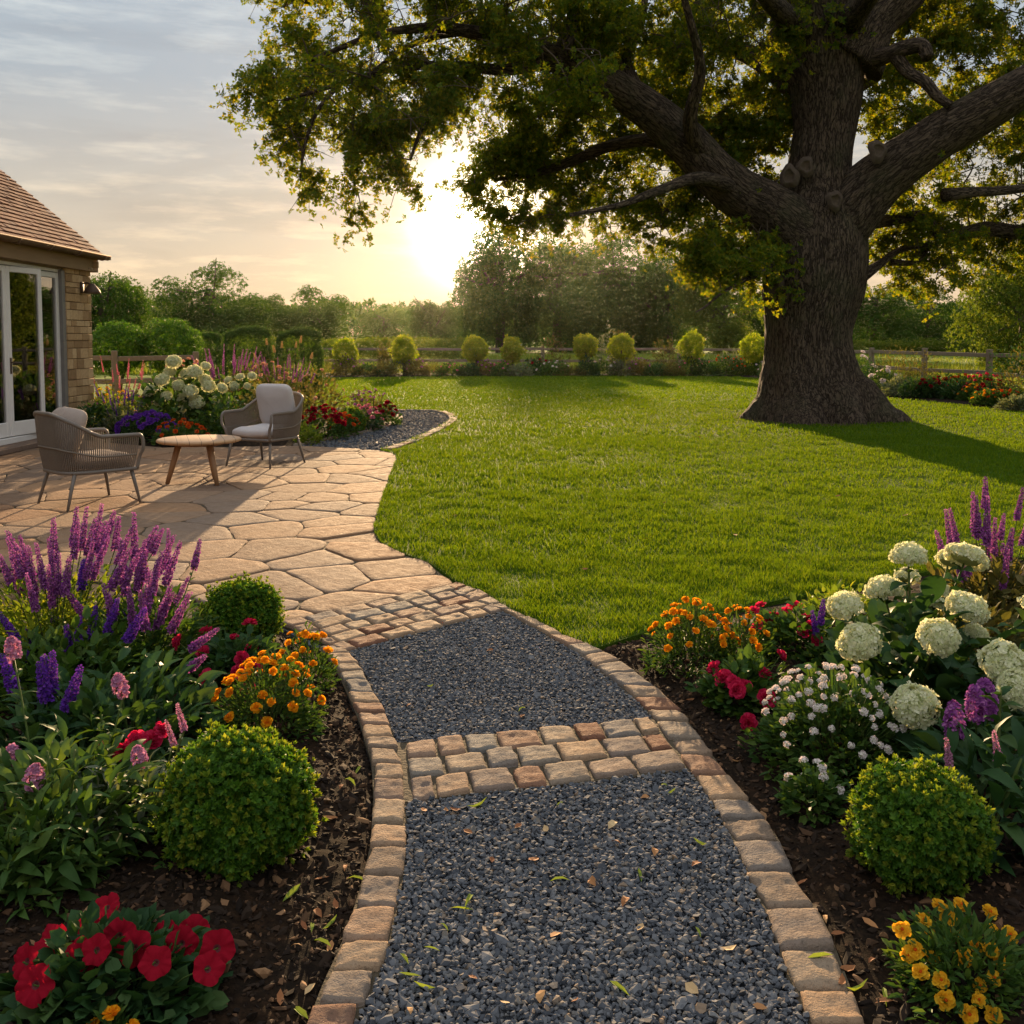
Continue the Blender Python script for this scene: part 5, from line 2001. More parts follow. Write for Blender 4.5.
def foliage(mb, n, r, h, tpl, size, g_, fill=.45, wide=1.0, up=.25, mi=0, rag=.25):
    """leaves through a low dome, thickest near its surface, standing outward"""
    d = nrm(np.stack([g_.normal(0, 1, n), g_.normal(0, 1, n), np.abs(g_.normal(0, .8, n)) + .02], 1))
    lump_ = 1 + rag * vnoise(d * 2.4 + g_.uniform(0, 60), 1) + rag * .6 * vnoise(d * 5.5 + g_.uniform(0, 60), 2)
    rr = g_.uniform(fill, 1, n) ** .6 * lump_
    p = d * rr[:, None] * [r, r, h]
    ld = nrm(d * [1, 1, .55] + g_.normal(0, .45, (n, 3)) + [0, 0, up])
    s_ = size * g_.uniform(.6, 1.2, n)
    inst(mb, tpl, p, aim(ld, roll=g_.normal(0, .5, n)), np.c_[s_ * wide, s_, s_], mi)


def stem_leaves(mb, pts, n, tpl, size, g_, wide=1.0, t0=.1, t1=.8, mi=0, droop=.1):
    s = np.linspace(0, 1, len(pts))
    for k in range(n):
        t_ = t0 + (t1 - t0) * (k + .5) / n
        p = np.array([np.interp(t_, s, pts[:, q_]) for q_ in range(3)])
        a = k * 1.57 + g_.uniform(0, .8)
        for m in (0, math.pi):
            d = np.array([[math.cos(a + m), math.sin(a + m), .45 - droop + g_.normal(0, .2)]])
            s_ = size * g_.uniform(.7, 1.15) * (1 - .5 * t_)
            inst(mb, tpl, p[None], aim(d, roll=g_.normal(0, .3, 1)), np.array([[s_ * wide, s_, s_]]), mi)


def place(mesh, name, parent, p, direction, g_, s=1.0, spin=True):
    d = Vector(direction).normalized()
    q_ = d.to_track_quat('Z', 'Y')
    e = (q_.to_matrix() @ Matrix.Rotation(g_.uniform(0, 6.28) if spin else 0, 3, 'Z')).to_euler()
    return link(name, mesh, parent, p, e, s)


SEED = [500]


def newg():
    SEED[0] += 1
    return np.random.default_rng(SEED[0])


gs = newg()
SPK = {
    'pink_purple': [spike_mesh(L_, .0175, M['pink_purple'], gs, w, 11, .0125, .62) for L_, w in ((.14, 14), (.17, 17), (.205, 20))],
    'violet': [spike_mesh(L_, .0195, M['violet'], gs, w, 13, .0130, .55) for L_, w in ((.10, 11), (.135, 14))],
    'pink': [spike_mesh(L_, .014, M['rose_pink'], gs, 20, 8, .014, .8) for L_ in (.26, .34)],
    'mauve': [spike_mesh(L_, .013, M['pink_purple'], gs, 20, 8, .014, .8) for L_ in (.26, .34)],
    'dusk': [spike_mesh(L_, .016, M['violet'], gs, 16, 8, .017, .7) for L_ in (.22, .28)],
    'tan': [spike_mesh(.10, .018, M['tan_seed'], gs, 12, 8, .014, .3)],
    'rose_small': [spike_mesh(.08, .010, M['pale_pink'], gs, 12, 8, .008, .6)],
}


def spiky(name, label, loc, spots, kind, g_, leaf=('mid_leaf', LEAF6, .075, .8), bush=(.22, .30, 420), group=None, scale=1.0, thick=.0028, nleaf=6, cat='plant', extra=.9, lift=0.0):
    """a clump of upright stems, each ending in a flower spike; spots: (dx, dy, height of spike base, lean x, lean y)"""
    o = thing(name, label, cat, loc, 0, group)
    st, lf = MB(), MB()
    spots = list(spots)
    for k in range(int(len(spots) * extra)):
        q_ = spots[k % len(spots)]
        spots.append((q_[0] + g_.normal(0, .06), q_[1] + g_.uniform(-.05, .28), q_[2] * g_.uniform(.80, 1.05), q_[3] + g_.normal(0, .08), g_.normal(0, .05)))
    for i, (dx, dy, z, lx, ly) in enumerate(spots):
        z = z + lift
        top = np.array([dx, dy, z])
        b = np.array([dx * .35 - lx * z * .4, dy * .35 - ly * z * .4, 0])
        pts = catmull([b, (b * .45 + top * .55) + [0, 0, .04 * z], top], 5)
        s1 = MB() if len(spots) < 6 else st
        tube(s1, pts, np.linspace(thick * 1.3, thick * .8, len(pts)), 5, cap=False)
        if s1 is not st:
            s1.build('stem', M['stem'], o)
        stem_leaves(lf, pts, nleaf, leaf[1], leaf[2], g_, leaf[3], .12, .92)
        dv = nrm(pts[-1] - pts[-2]) + np.array([lx, ly, .25])
        me = SPK[kind][g_.integers(len(SPK[kind]))]
        place(me, 'flower_spike', o, top, dv, g_, scale * g_.uniform(.85, 1.12))
    if bush:
        foliage(lf, bush[2], bush[0], bush[1], leaf[1], leaf[2], g_, .3, leaf[3], .35)
    if st.v:
        st.build('stem', M['stem'], o)
    lf.build('foliage', M[leaf[0]], o, False)
    return o


def bloomy(name, label, loc, r, h, heads, leaf, g_, flower_name='flower', meshes=(), cat='plant', group=None, nleaf=500, fill=.35, stem_r=.0018, face=.5, scale=1.0, up=.25, extra=None, fy=-.35):
    """a leafy clump with flowers on short stems; heads: list of (dx, dy, z) or a number"""
    o = thing(name, label, cat, loc, 0, group)
    lf, st = MB(), MB()
    foliage(lf, nleaf, r, h, leaf[1], leaf[2], g_, fill, leaf[3], up)
    if extra:
        foliage(lf, *extra)
    if isinstance(heads, int):
        q_ = []
        for k in range(heads):
            rr = r * 1.0 * math.sqrt((k + .5) / heads)
            a = k * 2.399 + g_.uniform(-.4, .4)
            z = h * math.sqrt(max(0, 1 - (rr / (r * 1.08)) ** 2)) * g_.uniform(.92, 1.12) + .012
            q_.append((rr * math.cos(a), rr * math.sin(a), z))
        heads = q_
    for (dx, dy, z) in heads:
        d = nrm(np.array([dx * face * 2 / max(r, .05), dy * face * 2 / max(r, .05) + fy, 1.0]) + g_.normal(0, .18, 3))
        p = np.array([dx, dy, z])
        b = np.array([dx * .5, dy * .5, z * .25])
        pts = catmull([b, (b + p) / 2 + [0, 0, .01], p], 3)
        s1 = MB() if len(heads) < 6 else st
        tube(s1, pts, stem_r, 4, cap=False)
        if s1 is not st:
            s1.build('stem', M['stem'], o)
        place(meshes[g_.integers(len(meshes))], flower_name, o, p, d, g_, scale * g_.uniform(.82, 1.15))
    lf.build('foliage', M[leaf[0]], o, False)
    if st.v:
        st.build('stem', M['stem'], o)
    return o


gm = newg()
MARI = [pom_mesh(.0175, 40, M['orange'], gm, .7) for _ in range(4)]
MARI_S = [pom_mesh(.0165, 36, M['orange'], gm, .8) for _ in range(3)]
CRIM = [pom_mesh(.034, 46, M['crimson'], gm, .9) for _ in range(4)]
REDP = [petunia_mesh(.044, M['red'], gm) for _ in range(4)]
COREO = [pom_mesh(.026, 34, M['yellow'], gm, .40, 'orange_red') for _ in range(3)]
CREAM = [dome_mesh(.084, 250, .0165, M['cream'], gm) for _ in range(4)]
CREAM_FLAT = [dome_mesh(.090, 260, .0165, M['cream'], gm, .5, -.45)]
WHITE = [dome_mesh(.0115, 16, .0062, M['white'], gm, .6, 0.1, 'flower') for _ in range(4)]
PHLOX = [cone_mesh(.066, .0175, 95, .0085, M['pale_pink'], gm, .75) for _ in range(3)]
BUDD = [cone_mesh(.11, .022, 150, .009, M['pink_purple'], gm, .6) for _ in range(2)]


def boxball(label, loc, r, g_, n=3200, leaf='box_leaf', size=.019, name='box_ball', squash=.96):
    o = thing(name, label, 'shrub', loc, 0, 'clipped round shrubs')
    tl = rosette(6, .75, int(g_.integers(999)))
    mb = MB()
    k = np.arange(n) + .5
    ph = np.arccos(1 - 2 * k / n)
    th = math.pi * (1 + 5 ** .5) * k
    d = np.stack([np.sin(ph) * np.cos(th), np.sin(ph) * np.sin(th), np.cos(ph)], 1)
    d = nrm(d + g_.normal(0, .03, d.shape))
    tip = g_.random(n) < .13
    rr = r * (.97 + .13 * vnoise(d * 1.7 + g_.uniform(0, 90), 3) + .09 * fbm(d * 3.6 + g_.uniform(0, 90), 3) + .05 * vnoise(d * 9 + 3) + g_.uniform(-.14, .04, n) + np.where(tip, g_.uniform(.02, .17, n), 0))
    p = d * rr[:, None] * [1, 1, squash] + [0, 0, r * .86]
    m = p[:, 2] > .004
    tl2 = rosette(6, 1.0, 4)
    for sel, mi_, T_ in ((m & ~tip, 0, tl), (m & tip, 1, tl2)):
        inst(mb, T_, p[sel], frames(nrm(d[sel] + g_.normal(0, .3, (sel.sum(), 3)) + [0, 0, .25]), g_), size * g_.uniform(.7, 1.25, sel.sum()), mi_)
    k = n // 2
    d = nrm(g_.normal(0, 1, (k, 3)))
    p = d * (r * g_.uniform(.55, .86, k))[:, None] + [0, 0, r * .86]
    m = p[:, 2] > .004
    inst(mb, tl, p[m], frames(nrm(d[m] + g_.normal(0, .4, (m.sum(), 3))), g_), size * 1.3)
    mb.build('foliage', [M[leaf], M['lime_leaf']], o, False)
    tw_ = MB()
    for _ in range(14):
        d = nrm(g_.normal(0, 1, 3) + [0, 0, .8])
        tube(tw_, [(0, 0, 0), d * r * .4 + [0, 0, r * .3], d * r * .8 + [0, 0, r * .8]], [.007, .005, .002], 5)
    tw_.build('stem', M['twig'], o)
    return o


def at(px, d, dz=0.0):
    return ((px - 512) / FPX * d, d, dz)


def H(py, d):
    """height above the ground of something seen at row py at distance d"""
    return P(512, py, d)[2]


# ------------------------------------------------------------------ left bed, near
g_ = newg()
boxball('large clipped box ball beside the left kerb below the orange marigolds', at(229, 2.50), .180, g_, 5600, size=.0155)
boxball('smaller clipped box ball at the terrace corner by the upper cobbles', at(238, 4.32), .165, g_, 3800, size=.0145)


def spots(lst, d0, x0):
    out = []
    for (px, py, d, lx) in lst:
        out.append(((px - 512) / FPX * d - x0, d - d0, H(py, d), lx, 0.0))
    return out


# measured spike bases (px, row, distance, lean)
A = [(22, 585, 4.1, -.05), (48, 575, 4.25, .0), (68, 570, 4.3, .02), (88, 562, 4.3, .0), (96, 566, 4.25, .04), (112, 575, 4.2, .05), (38, 600, 4.0, -.1), (5, 598, 4.1, -.08), (-14, 590, 4.1, -.1), (80, 590, 4.0, .0), (58, 606, 3.9, .04), (105, 600, 4.0, .08), (28, 622, 3.8, -.06)]
g_ = newg()
spiky('salvia_plant', 'tall pink-purple salvia with the highest spikes of the left bed, below the chair legs', at(45, 4.1), spots(A, 4.1, at(45, 4.1)[0]), 'pink_purple', g_, ('lime_leaf', LEAF6, .05, .7), (.36, .34, 2900), nleaf=10, extra=1.6, lift=.05)
Bq = [(130, 572, 4.2, .05), (136, 590, 4.15, .12), (120, 604, 4.1, .06), (147, 604, 4.05, .15), (160, 594, 4.1, .22), (140, 622, 3.9, .1), (152, 632, 3.85, .18), (165, 640, 3.8, .16), (126, 636, 3.8, .05), (108, 628, 3.9, .0), (182, 680, 3.45, .20)]
g_ = newg()
spiky('salvia_plant', 'pink-purple salvia leaning right towards the box ball at the terrace corner', at(140, 4.0), spots(Bq, 4.0, at(140, 4.0)[0]), 'pink_purple', g_, ('mid_leaf', LEAF6, .05, .75), (.32, .30, 2600), nleaf=10, extra=1.3, lift=.04)
Cq = [(70, 640, 3.75, .0), (60, 650, 3.7, -.05), (100, 632, 3.75, .0), (75, 590, 4.0, .05), (20, 660, 3.7, -.1), (8, 640, 3.8, -.1), (-10, 648, 3.8, -.1), (120, 640, 3.6, .05)]
g_ = newg()
spiky('salvia_plant', 'deep violet salvia with short thick spikes among the taller pink-purple ones', at(60, 3.7), spots(Cq, 3.7, at(60, 3.7)[0]), 'violet', g_, ('mid_leaf', LEAF6, .06, .9), (.34, .24, 1900), nleaf=6, extra=.8)
Dq = [(36, 700, 3.05, -.18), (42, 695, 3.1, -.05), (56, 708, 3.0, .12), (3, 690, 3.2, -.1)]
g_ = newg()
spiky('salvia_plant', 'single low violet salvia with fat spikes over broad dark leaves at the left edge', at(30, 3.05), spots(Dq, 3.05, at(30, 3.05)[0]), 'violet', g_, ('dark_leaf', BIG, .10, .9), (.24, .20, 260), scale=1.1, nleaf=3, extra=.3)


def leafy(name, label, loc, r, h, n, tpl, size, mat, g_, clusters=(), mesh=None, fname='flower_cluster', wide=1.0, tall=(), tallsize=.085, up=.25):
    o = thing(name, label, 'plant', loc)
    lf, st = MB(), MB()
    foliage(lf, n, r, h, tpl, size, g_, .3, wide, up)
    for k in range(max(6, n // 30)):
        d = nrm(g_.normal(0, 1, 3) * [1, 1, .4] + [0, 0, .8])
        tube(st, catmull([(0, 0, 0), d * [r, r, h] * .5, d * [r, r, h]], 3), [.005] * 6 + [.003], 5)
    for (px, py, d) in clusters:
        p = np.array([(px - 512) / FPX * d, d, H(py, d)]) - np.array(loc)
        b = np.array([p[0] * .5, p[1] * .5, 0])
        pts = catmull([b, (b + p) / 2 + [0, 0, .03], p], 4)
        tube(st, pts, .003, 5)
        if mesh:
            place(mesh[g_.integers(len(mesh))], fname, o, p, (g_.normal(0, .2), -.15, 1), g_, g_.uniform(.9, 1.15))
        stem_leaves(lf, pts, 4, tpl, size * .8, g_, wide, .35, .95)
    for (px, py, d, sz) in tall:
        p = np.array([(px - 512) / FPX * d, d, H(py, d)]) - np.array(loc)
        pts = catmull([(p[0] * .7, p[1] * .6, 0), p * [.9, .9, .6], p], 5)
        tube(st, pts, np.linspace(.0045, .003, len(pts)), 6)
        stem_leaves(lf, pts, 5, BIGW, sz, g_, .75, .35, 1.0, droop=0)
    lf.build('foliage', M[mat], o, True)
    st.build('stem', M['stem'], o)
    return o


g_ = newg()
leafy('phlox_plant', 'leafy perennial with pale pink flower clusters at the left edge above the red petunias', at(50, 2.55), .30, .27, 620, BIGN, .085, 'mid_leaf', g_,
      [(114, 696, 2.75), (131, 768, 2.6), (4, 768, 2.6), (4, 660, 2.9), (20, 790, 2.5)], PHLOX, wide=1.15, tall=[(100, 735, 2.7, .09), (92, 715, 2.75, .06), (36, 800, 2.5, .10)])
g_ = newg()
leafy('leafy_plant', 'broad dark-leaved filler plant between the violet salvia and the large box ball', at(120, 3.2), .33, .24, 520, BIG, .095, 'dark_leaf', g_, wide=.85)
g_ = newg()
leafy('leafy_plant', 'low sage-green plant with narrow tired leaves left of the large box ball', at(120, 2.66), .17, .17, 300, BIGN, .065, 'grey_leaf', g_, [(165, 745, 2.65), (176, 730, 2.7)], SPK['rose_small'], 'flower_spike', wide=1.2)
g_ = newg()
leafy('leafy_plant', 'low bright leafy clump spilling onto the soil at the left edge above the red petunias', at(8, 2.36), .17, .17, 420, BIGN, .07, 'mid_leaf', g_, wide=1.1)
g_ = newg()
bloomy('crimson_geranium', 'crimson geranium in front of the corner box ball', at(228, 3.85), .17, .19, [((px - 512) / FPX * d - at(228, 3.85)[0], d - 3.85, H(py, d)) for px, py, d in ((245, 623, 4.0), (228, 638, 3.9), (236, 658, 3.75), (247, 648, 3.9), (233, 672, 3.7), (199, 632, 3.95), (197, 652, 3.8), (200, 678, 3.65), (172, 642, 3.8), (250, 668, 3.75), (243, 690, 3.6))], ('dark_leaf', LEAF6, .05, 1.2), g_, 'flower_head', CRIM, nleaf=650, stem_r=.0022, scale=.85)
g_ = newg()
bloomy('crimson_geranium', 'low crimson geranium with dark red heads between the leafy plants and the large box ball', at(128, 2.95), .13, .13, [((px - 512) / FPX * d - at(128, 2.95)[0], d - 2.95, H(py, d)) for px, py, d in ((152, 730, 2.9), (126, 742, 2.85), (98, 748, 2.85), (142, 740, 2.9), (112, 752, 2.8))], ('dark_leaf', LEAF6, .05, 1.2), g_, 'flower_head', CRIM, nleaf=260, scale=.8)
g_ = newg()
bloomy('marigold_plant', 'bushy orange marigold spilling towards the kerb above the large box ball', at(262, 3.35), .19, .24, 46, ('mid_leaf', LEAF6, .034, .55), g_, 'flower', MARI, nleaf=1800, fill=.3, scale=.92)
g_ = newg()
bloomy('marigold_plant', 'smaller orange marigold at the end of the upper cobbles beside the kerb', at(300, 3.78), .115, .22, 22, ('mid_leaf', LEAF6, .032, .55), g_, 'flower', MARI, nleaf=800, scale=.9)
g_ = newg()
bloomy('red_petunia', 'scarlet petunia with wide open trumpets in the bottom left corner', at(92, 1.96), .185, .12, [((px - 512) / FPX * d - at(92, 1.96)[0], d - 1.96, H(py, d)) for px, py, d in ((62, 956, 1.92), (102, 936, 1.98), (2, 962, 1.9), (90, 906, 2.1), (206, 948, 1.98), (68, 932, 2.05), (150, 934, 2.08), (182, 930, 2.1), (12, 985, 1.85), (118, 948, 1.95), (78, 950, 1.9), (140, 962, 1.9), (30, 940, 2.0), (168, 944, 2.0), (196, 968, 1.9))], ('dark_leaf', LEAF6, .045, 1.45), g_, 'flower', REDP, nleaf=1000, face=.25, scale=.74, fy=-1.1, extra=(160, .22, .09, LEAF6, .06, g_, .4, 1.4, .2))
g_ = newg()
bloomy('marigold_plant', 'single small orange marigold in front of the red petunia at the bottom edge', at(92, 1.80), .05, .07, [(0, 0, .085), (.045, -.01, .06), (-.04, .01, .05)], ('mid_leaf', LEAF6, .03, .6), g_, 'flower', MARI, nleaf=180)

# ------------------------------------------------------------------ right bed, near
g_ = newg()
boxball('clipped box ball in the right bed beside the yellow coreopsis', at(930, 2.42), .158, g_, 5000, size=.015)
g_ = newg()
bloomy('marigold_plant', 'orange marigold at the lawn tip of the right bed', at(696, 4.05), .185, .25, 44, ('mid_leaf', LEAF6, .034, .55), g_, 'flower', MARI, nleaf=1700, scale=.92)
g_ = newg()
bloomy('marigold_plant', 'orange marigold squeezed between its neighbour and the crimson geraniums', at(746, 4.0), .12, .24, 20, ('mid_leaf', LEAF6, .034, .55), g_, 'flower', MARI, nleaf=800, scale=.88)


def hd(l, base):
    return [((px - 512) / FPX * d - base[0], d - base[1], H(py, d)) for px, py, d in l]


g_ = newg()
b = at(747, 3.62)
bloomy('crimson_geranium', 'crimson geranium nearest the soil edge in the right bed', b, .15, .17, hd([(718, 668, 3.65), (728, 678, 3.55), (738, 682, 3.5), (750, 686, 3.5), (770, 674, 3.6), (772, 698, 3.45), (753, 668, 3.7), (786, 655, 3.75), (754, 723, 3.35), (742, 690, 3.45)], b), ('mid_leaf', LEAF6, .05, 1.2), g_, 'flower_head', CRIM, nleaf=700, scale=.85)
g_ = newg()
b = at(800, 4.15)
bloomy('crimson_geranium', 'crimson geranium against the lawn left of the hydrangea', b, .18, .22, hd([(764, 606, 4.3), (790, 612, 4.25), (800, 606, 4.3), (776, 618, 4.2), (762, 628, 4.1), (812, 618, 4.15), (818, 626, 4.05), (808, 632, 4.05), (822, 640, 4.0), (757, 612, 4.2)], b), ('mid_leaf', LEAF6, .05, 1.2), g_, 'flower_head', CRIM, nleaf=750, scale=.85)
b = at(842, 3.12)
g_ = newg()
bloomy('verbena_plant', 'low mounded plant dotted with small pinkish white flower clusters in front of the hydrangea', b, .245, .27, 92, ('mid_leaf', LEAF6, .036, .95), g_, 'flower', WHITE, nleaf=2800, fill=.4, scale=.85)
b = at(822, 2.78)
g_ = newg()
bloomy('verbena_plant', 'small low seedling clump with a few white clusters next to the right box ball', b, .085, .13, 7, ('mid_leaf', LEAF6, .036, 1.1), g_, 'flower', WHITE, nleaf=330)
# hydrangea
g_ = newg()
b = np.array(at(925, 3.5))
hyd = thing('hydrangea_bush', 'large hydrangea with big creamy white flower heads in the right bed', 'shrub', b)
lf, st = MB(), MB()
foliage(lf, 260, .36, .40, BIGW, .125, g_, .25, .9, .15)
HEADS = [(914, 556, 3.62, 1.0, 0), (850, 606, 3.5, .86, 0), (890, 590, 3.7, .98, 0), (866, 643, 3.32, 1.05, 0), (972, 557, 3.9, 1.12, 1), (974, 608, 3.5, 1.12, 0), (946, 637, 3.2, 1.0, 0), (985, 634, 3.55, .72, 0), (924, 706, 2.98, 1.0, 0), (1014, 664, 3.1, 1.1, 0), (1030, 690, 3.0, .9, 0), (912, 577, 3.95, .75, 0), (942, 590, 3.8, .72, 0), (955, 560, 4.05, .8, 0), (905, 652, 3.5, .7, 0), (948, 606, 3.75, .6, 0), (1046, 610, 3.6, 1, 0), (1060, 640, 3.4, 1, 0)]
for (px, py, d, s_, flat) in HEADS:
    p = np.array([(px - 512) / FPX * d, d, H(py, d)]) - b
    dv = nrm(p * [.9, .9, .5] + [0, -.12, .35])
    base = np.array([p[0] * .15, p[1] * .15, 0])
    pts = catmull([base, base * .4 + p * .6 + [0, 0, .05] - dv * .05, p - dv * .03], 6)
    tube(st, pts, np.linspace(.006, .0042, len(pts)), 6)
    stem_leaves(lf, pts, 4, BIGW, .135, g_, .9, .45, .98, droop=.15)
    place((CREAM_FLAT if flat else CREAM)[g_.integers(1 if flat else 4)], 'flower_head', hyd, p, dv, g_, s_ * g_.uniform(.68, .80))
lf.build('foliage', M['dark_leaf'], hyd, True)
st.build('stem', M['stem'], hyd)
g_ = newg()
Eq = [(962, 542, 4.5, -.02), (981, 535, 4.5, .0), (992, 545, 4.4, .04), (1010, 590, 4.3, .0), (1014, 560, 4.35, .02), (1028, 545, 4.4, .06), (1022, 520, 4.5, .04), (1045, 560, 4.4, .1), (975, 575, 4.3, 0), (1000, 560, 4.45, .0)]
spiky('salvia_plant', 'tall purple salvia behind the hydrangea at the right edge', at(1000, 4.4), spots(Eq, 4.4, at(1000, 4.4)[0]), 'pink_purple', g_, ('olive_leaf', LEAF6, .07, .8), (.30, .38, 1500), nleaf=8)
g_ = newg()
spiky('salvia_plant', 'lone violet salvia spike beside the crimson geranium next to the lawn', at(828, 4.0), spots([(826, 624, 3.95, .1), (822, 634, 4.0, -.1)], 4.0, at(828, 4.0)[0]), 'violet', g_, ('mid_leaf', LEAF6, .05, .8), (.09, .16, 130), scale=.8, extra=0)
g_ = newg()
b = at(990, 2.95)
leafy('butterfly_bush', 'small shrub with two magenta flower panicles below the hydrangea heads', b, .16, .22, 150, BIGN, .10, 'dark_leaf', g_, [(988, 722, 2.86), (966, 740, 2.8), (1000, 716, 2.9)], BUDD, wide=1.1)
g_ = newg()
leafy('leafy_plant', 'dark long-leaved perennial at the right edge behind the right box ball', at(1005, 2.62), .22, .24, 240, BIGN, .115, 'dark_leaf', g_, [(962, 768, 2.6), (1012, 760, 2.6)], SPK['rose_small'], 'flower_spike', wide=1.15, tall=[(1012, 690, 2.75, .10)])
g_ = newg()
b = at(985, 2.0)
bloomy('coreopsis_plant', 'yellow coreopsis with orange-eyed flowers in the bottom right corner', b, .15, .115, hd([(978, 905, 2.12), (950, 958, 2.0), (932, 950, 2.0), (983, 958, 2.0), (1012, 930, 2.1), (966, 918, 2.1), (975, 932, 2.1), (948, 936, 2.1), (918, 930, 2.05), (990, 1014, 1.86), (1016, 1016, 1.86), (1020, 960, 2.0), (1008, 912, 2.2), (1030, 935, 2.05), (938, 972, 1.95), (960, 980, 1.92), (1000, 985, 1.92), (1010, 950, 2.0), (925, 955, 2.0), (955, 905, 2.12), (995, 945, 2.02), (940, 920, 2.08), (1000, 1000, 1.88), (965, 1000, 1.88), (1015, 978, 1.93)], b), ('mid_leaf', LEAF6, .034, .6), g_, 'flower', COREO, nleaf=1500, face=.2, fy=-1.0, scale=.62)
g_ = newg()
bloomy('lime_plant', 'bright lime-green leafy clump on the lawn edge behind the verbena', at(850, 4.75), .24, .15, 0, ('lime_leaf', LEAF6, .05, 1.0), g_, nleaf=500)
g_ = newg()
bloomy('leafy_plant', 'olive leafy undergrowth at the right edge between hydrangea and salvia', at(985, 3.95), .26, .30, 0, ('olive_leaf', LEAF6, .06, .9), g_, nleaf=900)

# ------------------------------------------------------------------ terrace bed behind the chairs
TG = None
g_ = newg()
b = np.array(at(178, 14.3))
hy2 = thing('hydrangea_bush', 'rounded hydrangea full of white heads behind the pale grey armchair', 'shrub', b)
lf, st = MB(), MB()
foliage(lf, 700, .62, .85, BIGW, .15, g_, .35, .9, .15)
for (px, py, s_) in ((174, 362, 1.3), (186, 374, 1.1), (162, 380, 1.2), (178, 385, 1), (195, 372, 1.3), (205, 380, 1.1), (150, 391, 1.1), (166, 396, .9), (190, 391, 1.2), (208, 386, 1.2), (182, 398, .9), (196, 402, 1.25), (180, 410, .8), (215, 400, .7), (158, 402, .8), (222, 388, .9), (170, 372, 1.1), (206, 366, .8)):
    d = 14.3 - .35 + g_.uniform(-.15, .1)
    p = np.array([(px - 512) / FPX * d, d, H(py, d)]) - b
    dv = nrm(p * [.8, .6, .2] + [0, -.3, .5])
    pts = catmull([(p[0] * .2, .1, 0), p * .6 + [0, 0, .1], p], 4)
    tube(st, pts, .006, 5)
    place(CREAM[g_.integers(4)], 'flower_head', hy2, p, dv, g_, s_ * .92)
lf.build('foliage', M['mid_leaf'], hy2, True)
st.build('stem', M['stem'], hy2)
g_ = newg()
b = np.array(at(240, 15.8))
bloomy('hydrangea_bush', 'second white hydrangea peeping out right of the fuller one', b, .5, .75, hd([(228, 380, 15.6), (240, 377, 15.6), (252, 376, 15.6), (234, 386, 15.5), (247, 386, 15.5), (258, 388, 15.5), (222, 388, 15.5), (268, 392, 15.4)], b), ('mid_leaf', BIGW, .13, .9), g_, 'flower_head', CREAM, nleaf=330, stem_r=.005, scale=.72, cat='shrub')


def tallspikes(name, label, px0, px1, d, y0, y1, n, kind, g_, r, h, leaf, scale, group=None):
    x = np.linspace(px0, px1, n) + g_.uniform(-3, 3, n)
    mid = (px0 + px1) / 2
    b = at(mid, d)
    scale *= .85
    sp = [((a - 512) / FPX * d - b[0], g_.uniform(-.3, .3), H(g_.uniform(y0, y1), d), g_.normal(0, .05), 0) for a in x]
    return spiky(name, label, b, sp, kind, g_, leaf, (r, h, 420), group, scale, .005, 6, extra=0)


tallspikes('foxglove_plant', 'rosy pink flower spires next to the house corner', 96, 144, 16.5, 370, 392, 16, 'pink', newg(), .55, .55, ('olive_leaf', LEAF6, .13, .8), .95)
tallspikes('sage_clump', 'wide stand of mauve flower spires in front of the clipped hedges', 202, 254, 18.0, 364, 384, 26, 'mauve', newg(), .7, .6, ('olive_leaf', LEAF6, .13, .8), 1.25)
tallspikes('sage_clump', 'mauve flower spires behind the right shoulder of the grey armchair', 256, 308, 17.4, 366, 388, 24, 'mauve', newg(), .7, .65, ('olive_leaf', LEAF6, .13, .8), 1.0)
tallspikes('lavender_clump', 'dusky violet flower spikes left of the white hydrangea', 106, 142, 14.0, 395, 420, 22, 'dusk', newg(), .40, .45, ('grey_leaf', LEAF6, .09, .7), .7)
tallspikes('seed_head_plant', 'tall stems carrying tan seed heads above the terrace bed', 262, 306, 17.8, 342, 360, 7, 'tan', newg(), .3, .4, ('olive_leaf', LEAF6, .12, .8), 1.3)
gf = newg()
VIO = [pom_mesh(.06, 30, M['violet'], gf, .8) for _ in range(2)]
ORA = [pom_mesh(.05, 30, M['orange_red'], gf, .8) for _ in range(2)]
REDF = [pom_mesh(.065, 30, M['red'], gf, .8) for _ in range(2)]
PCH = [pom_mesh(.07, 30, M['peach'], gf, .8) for _ in range(2)]
PNK = [pom_mesh(.05, 28, M['rose_pink'], gf, .8) for _ in range(2)]
MAU = [pom_mesh(.05, 28, M['pink_purple'], gf, .8) for _ in range(2)]
WHT = [pom_mesh(.055, 28, M['white'], gf, .8) for _ in range(2)]
YEL = [pom_mesh(.055, 28, M['yellow'], gf, .8) for _ in range(2)]
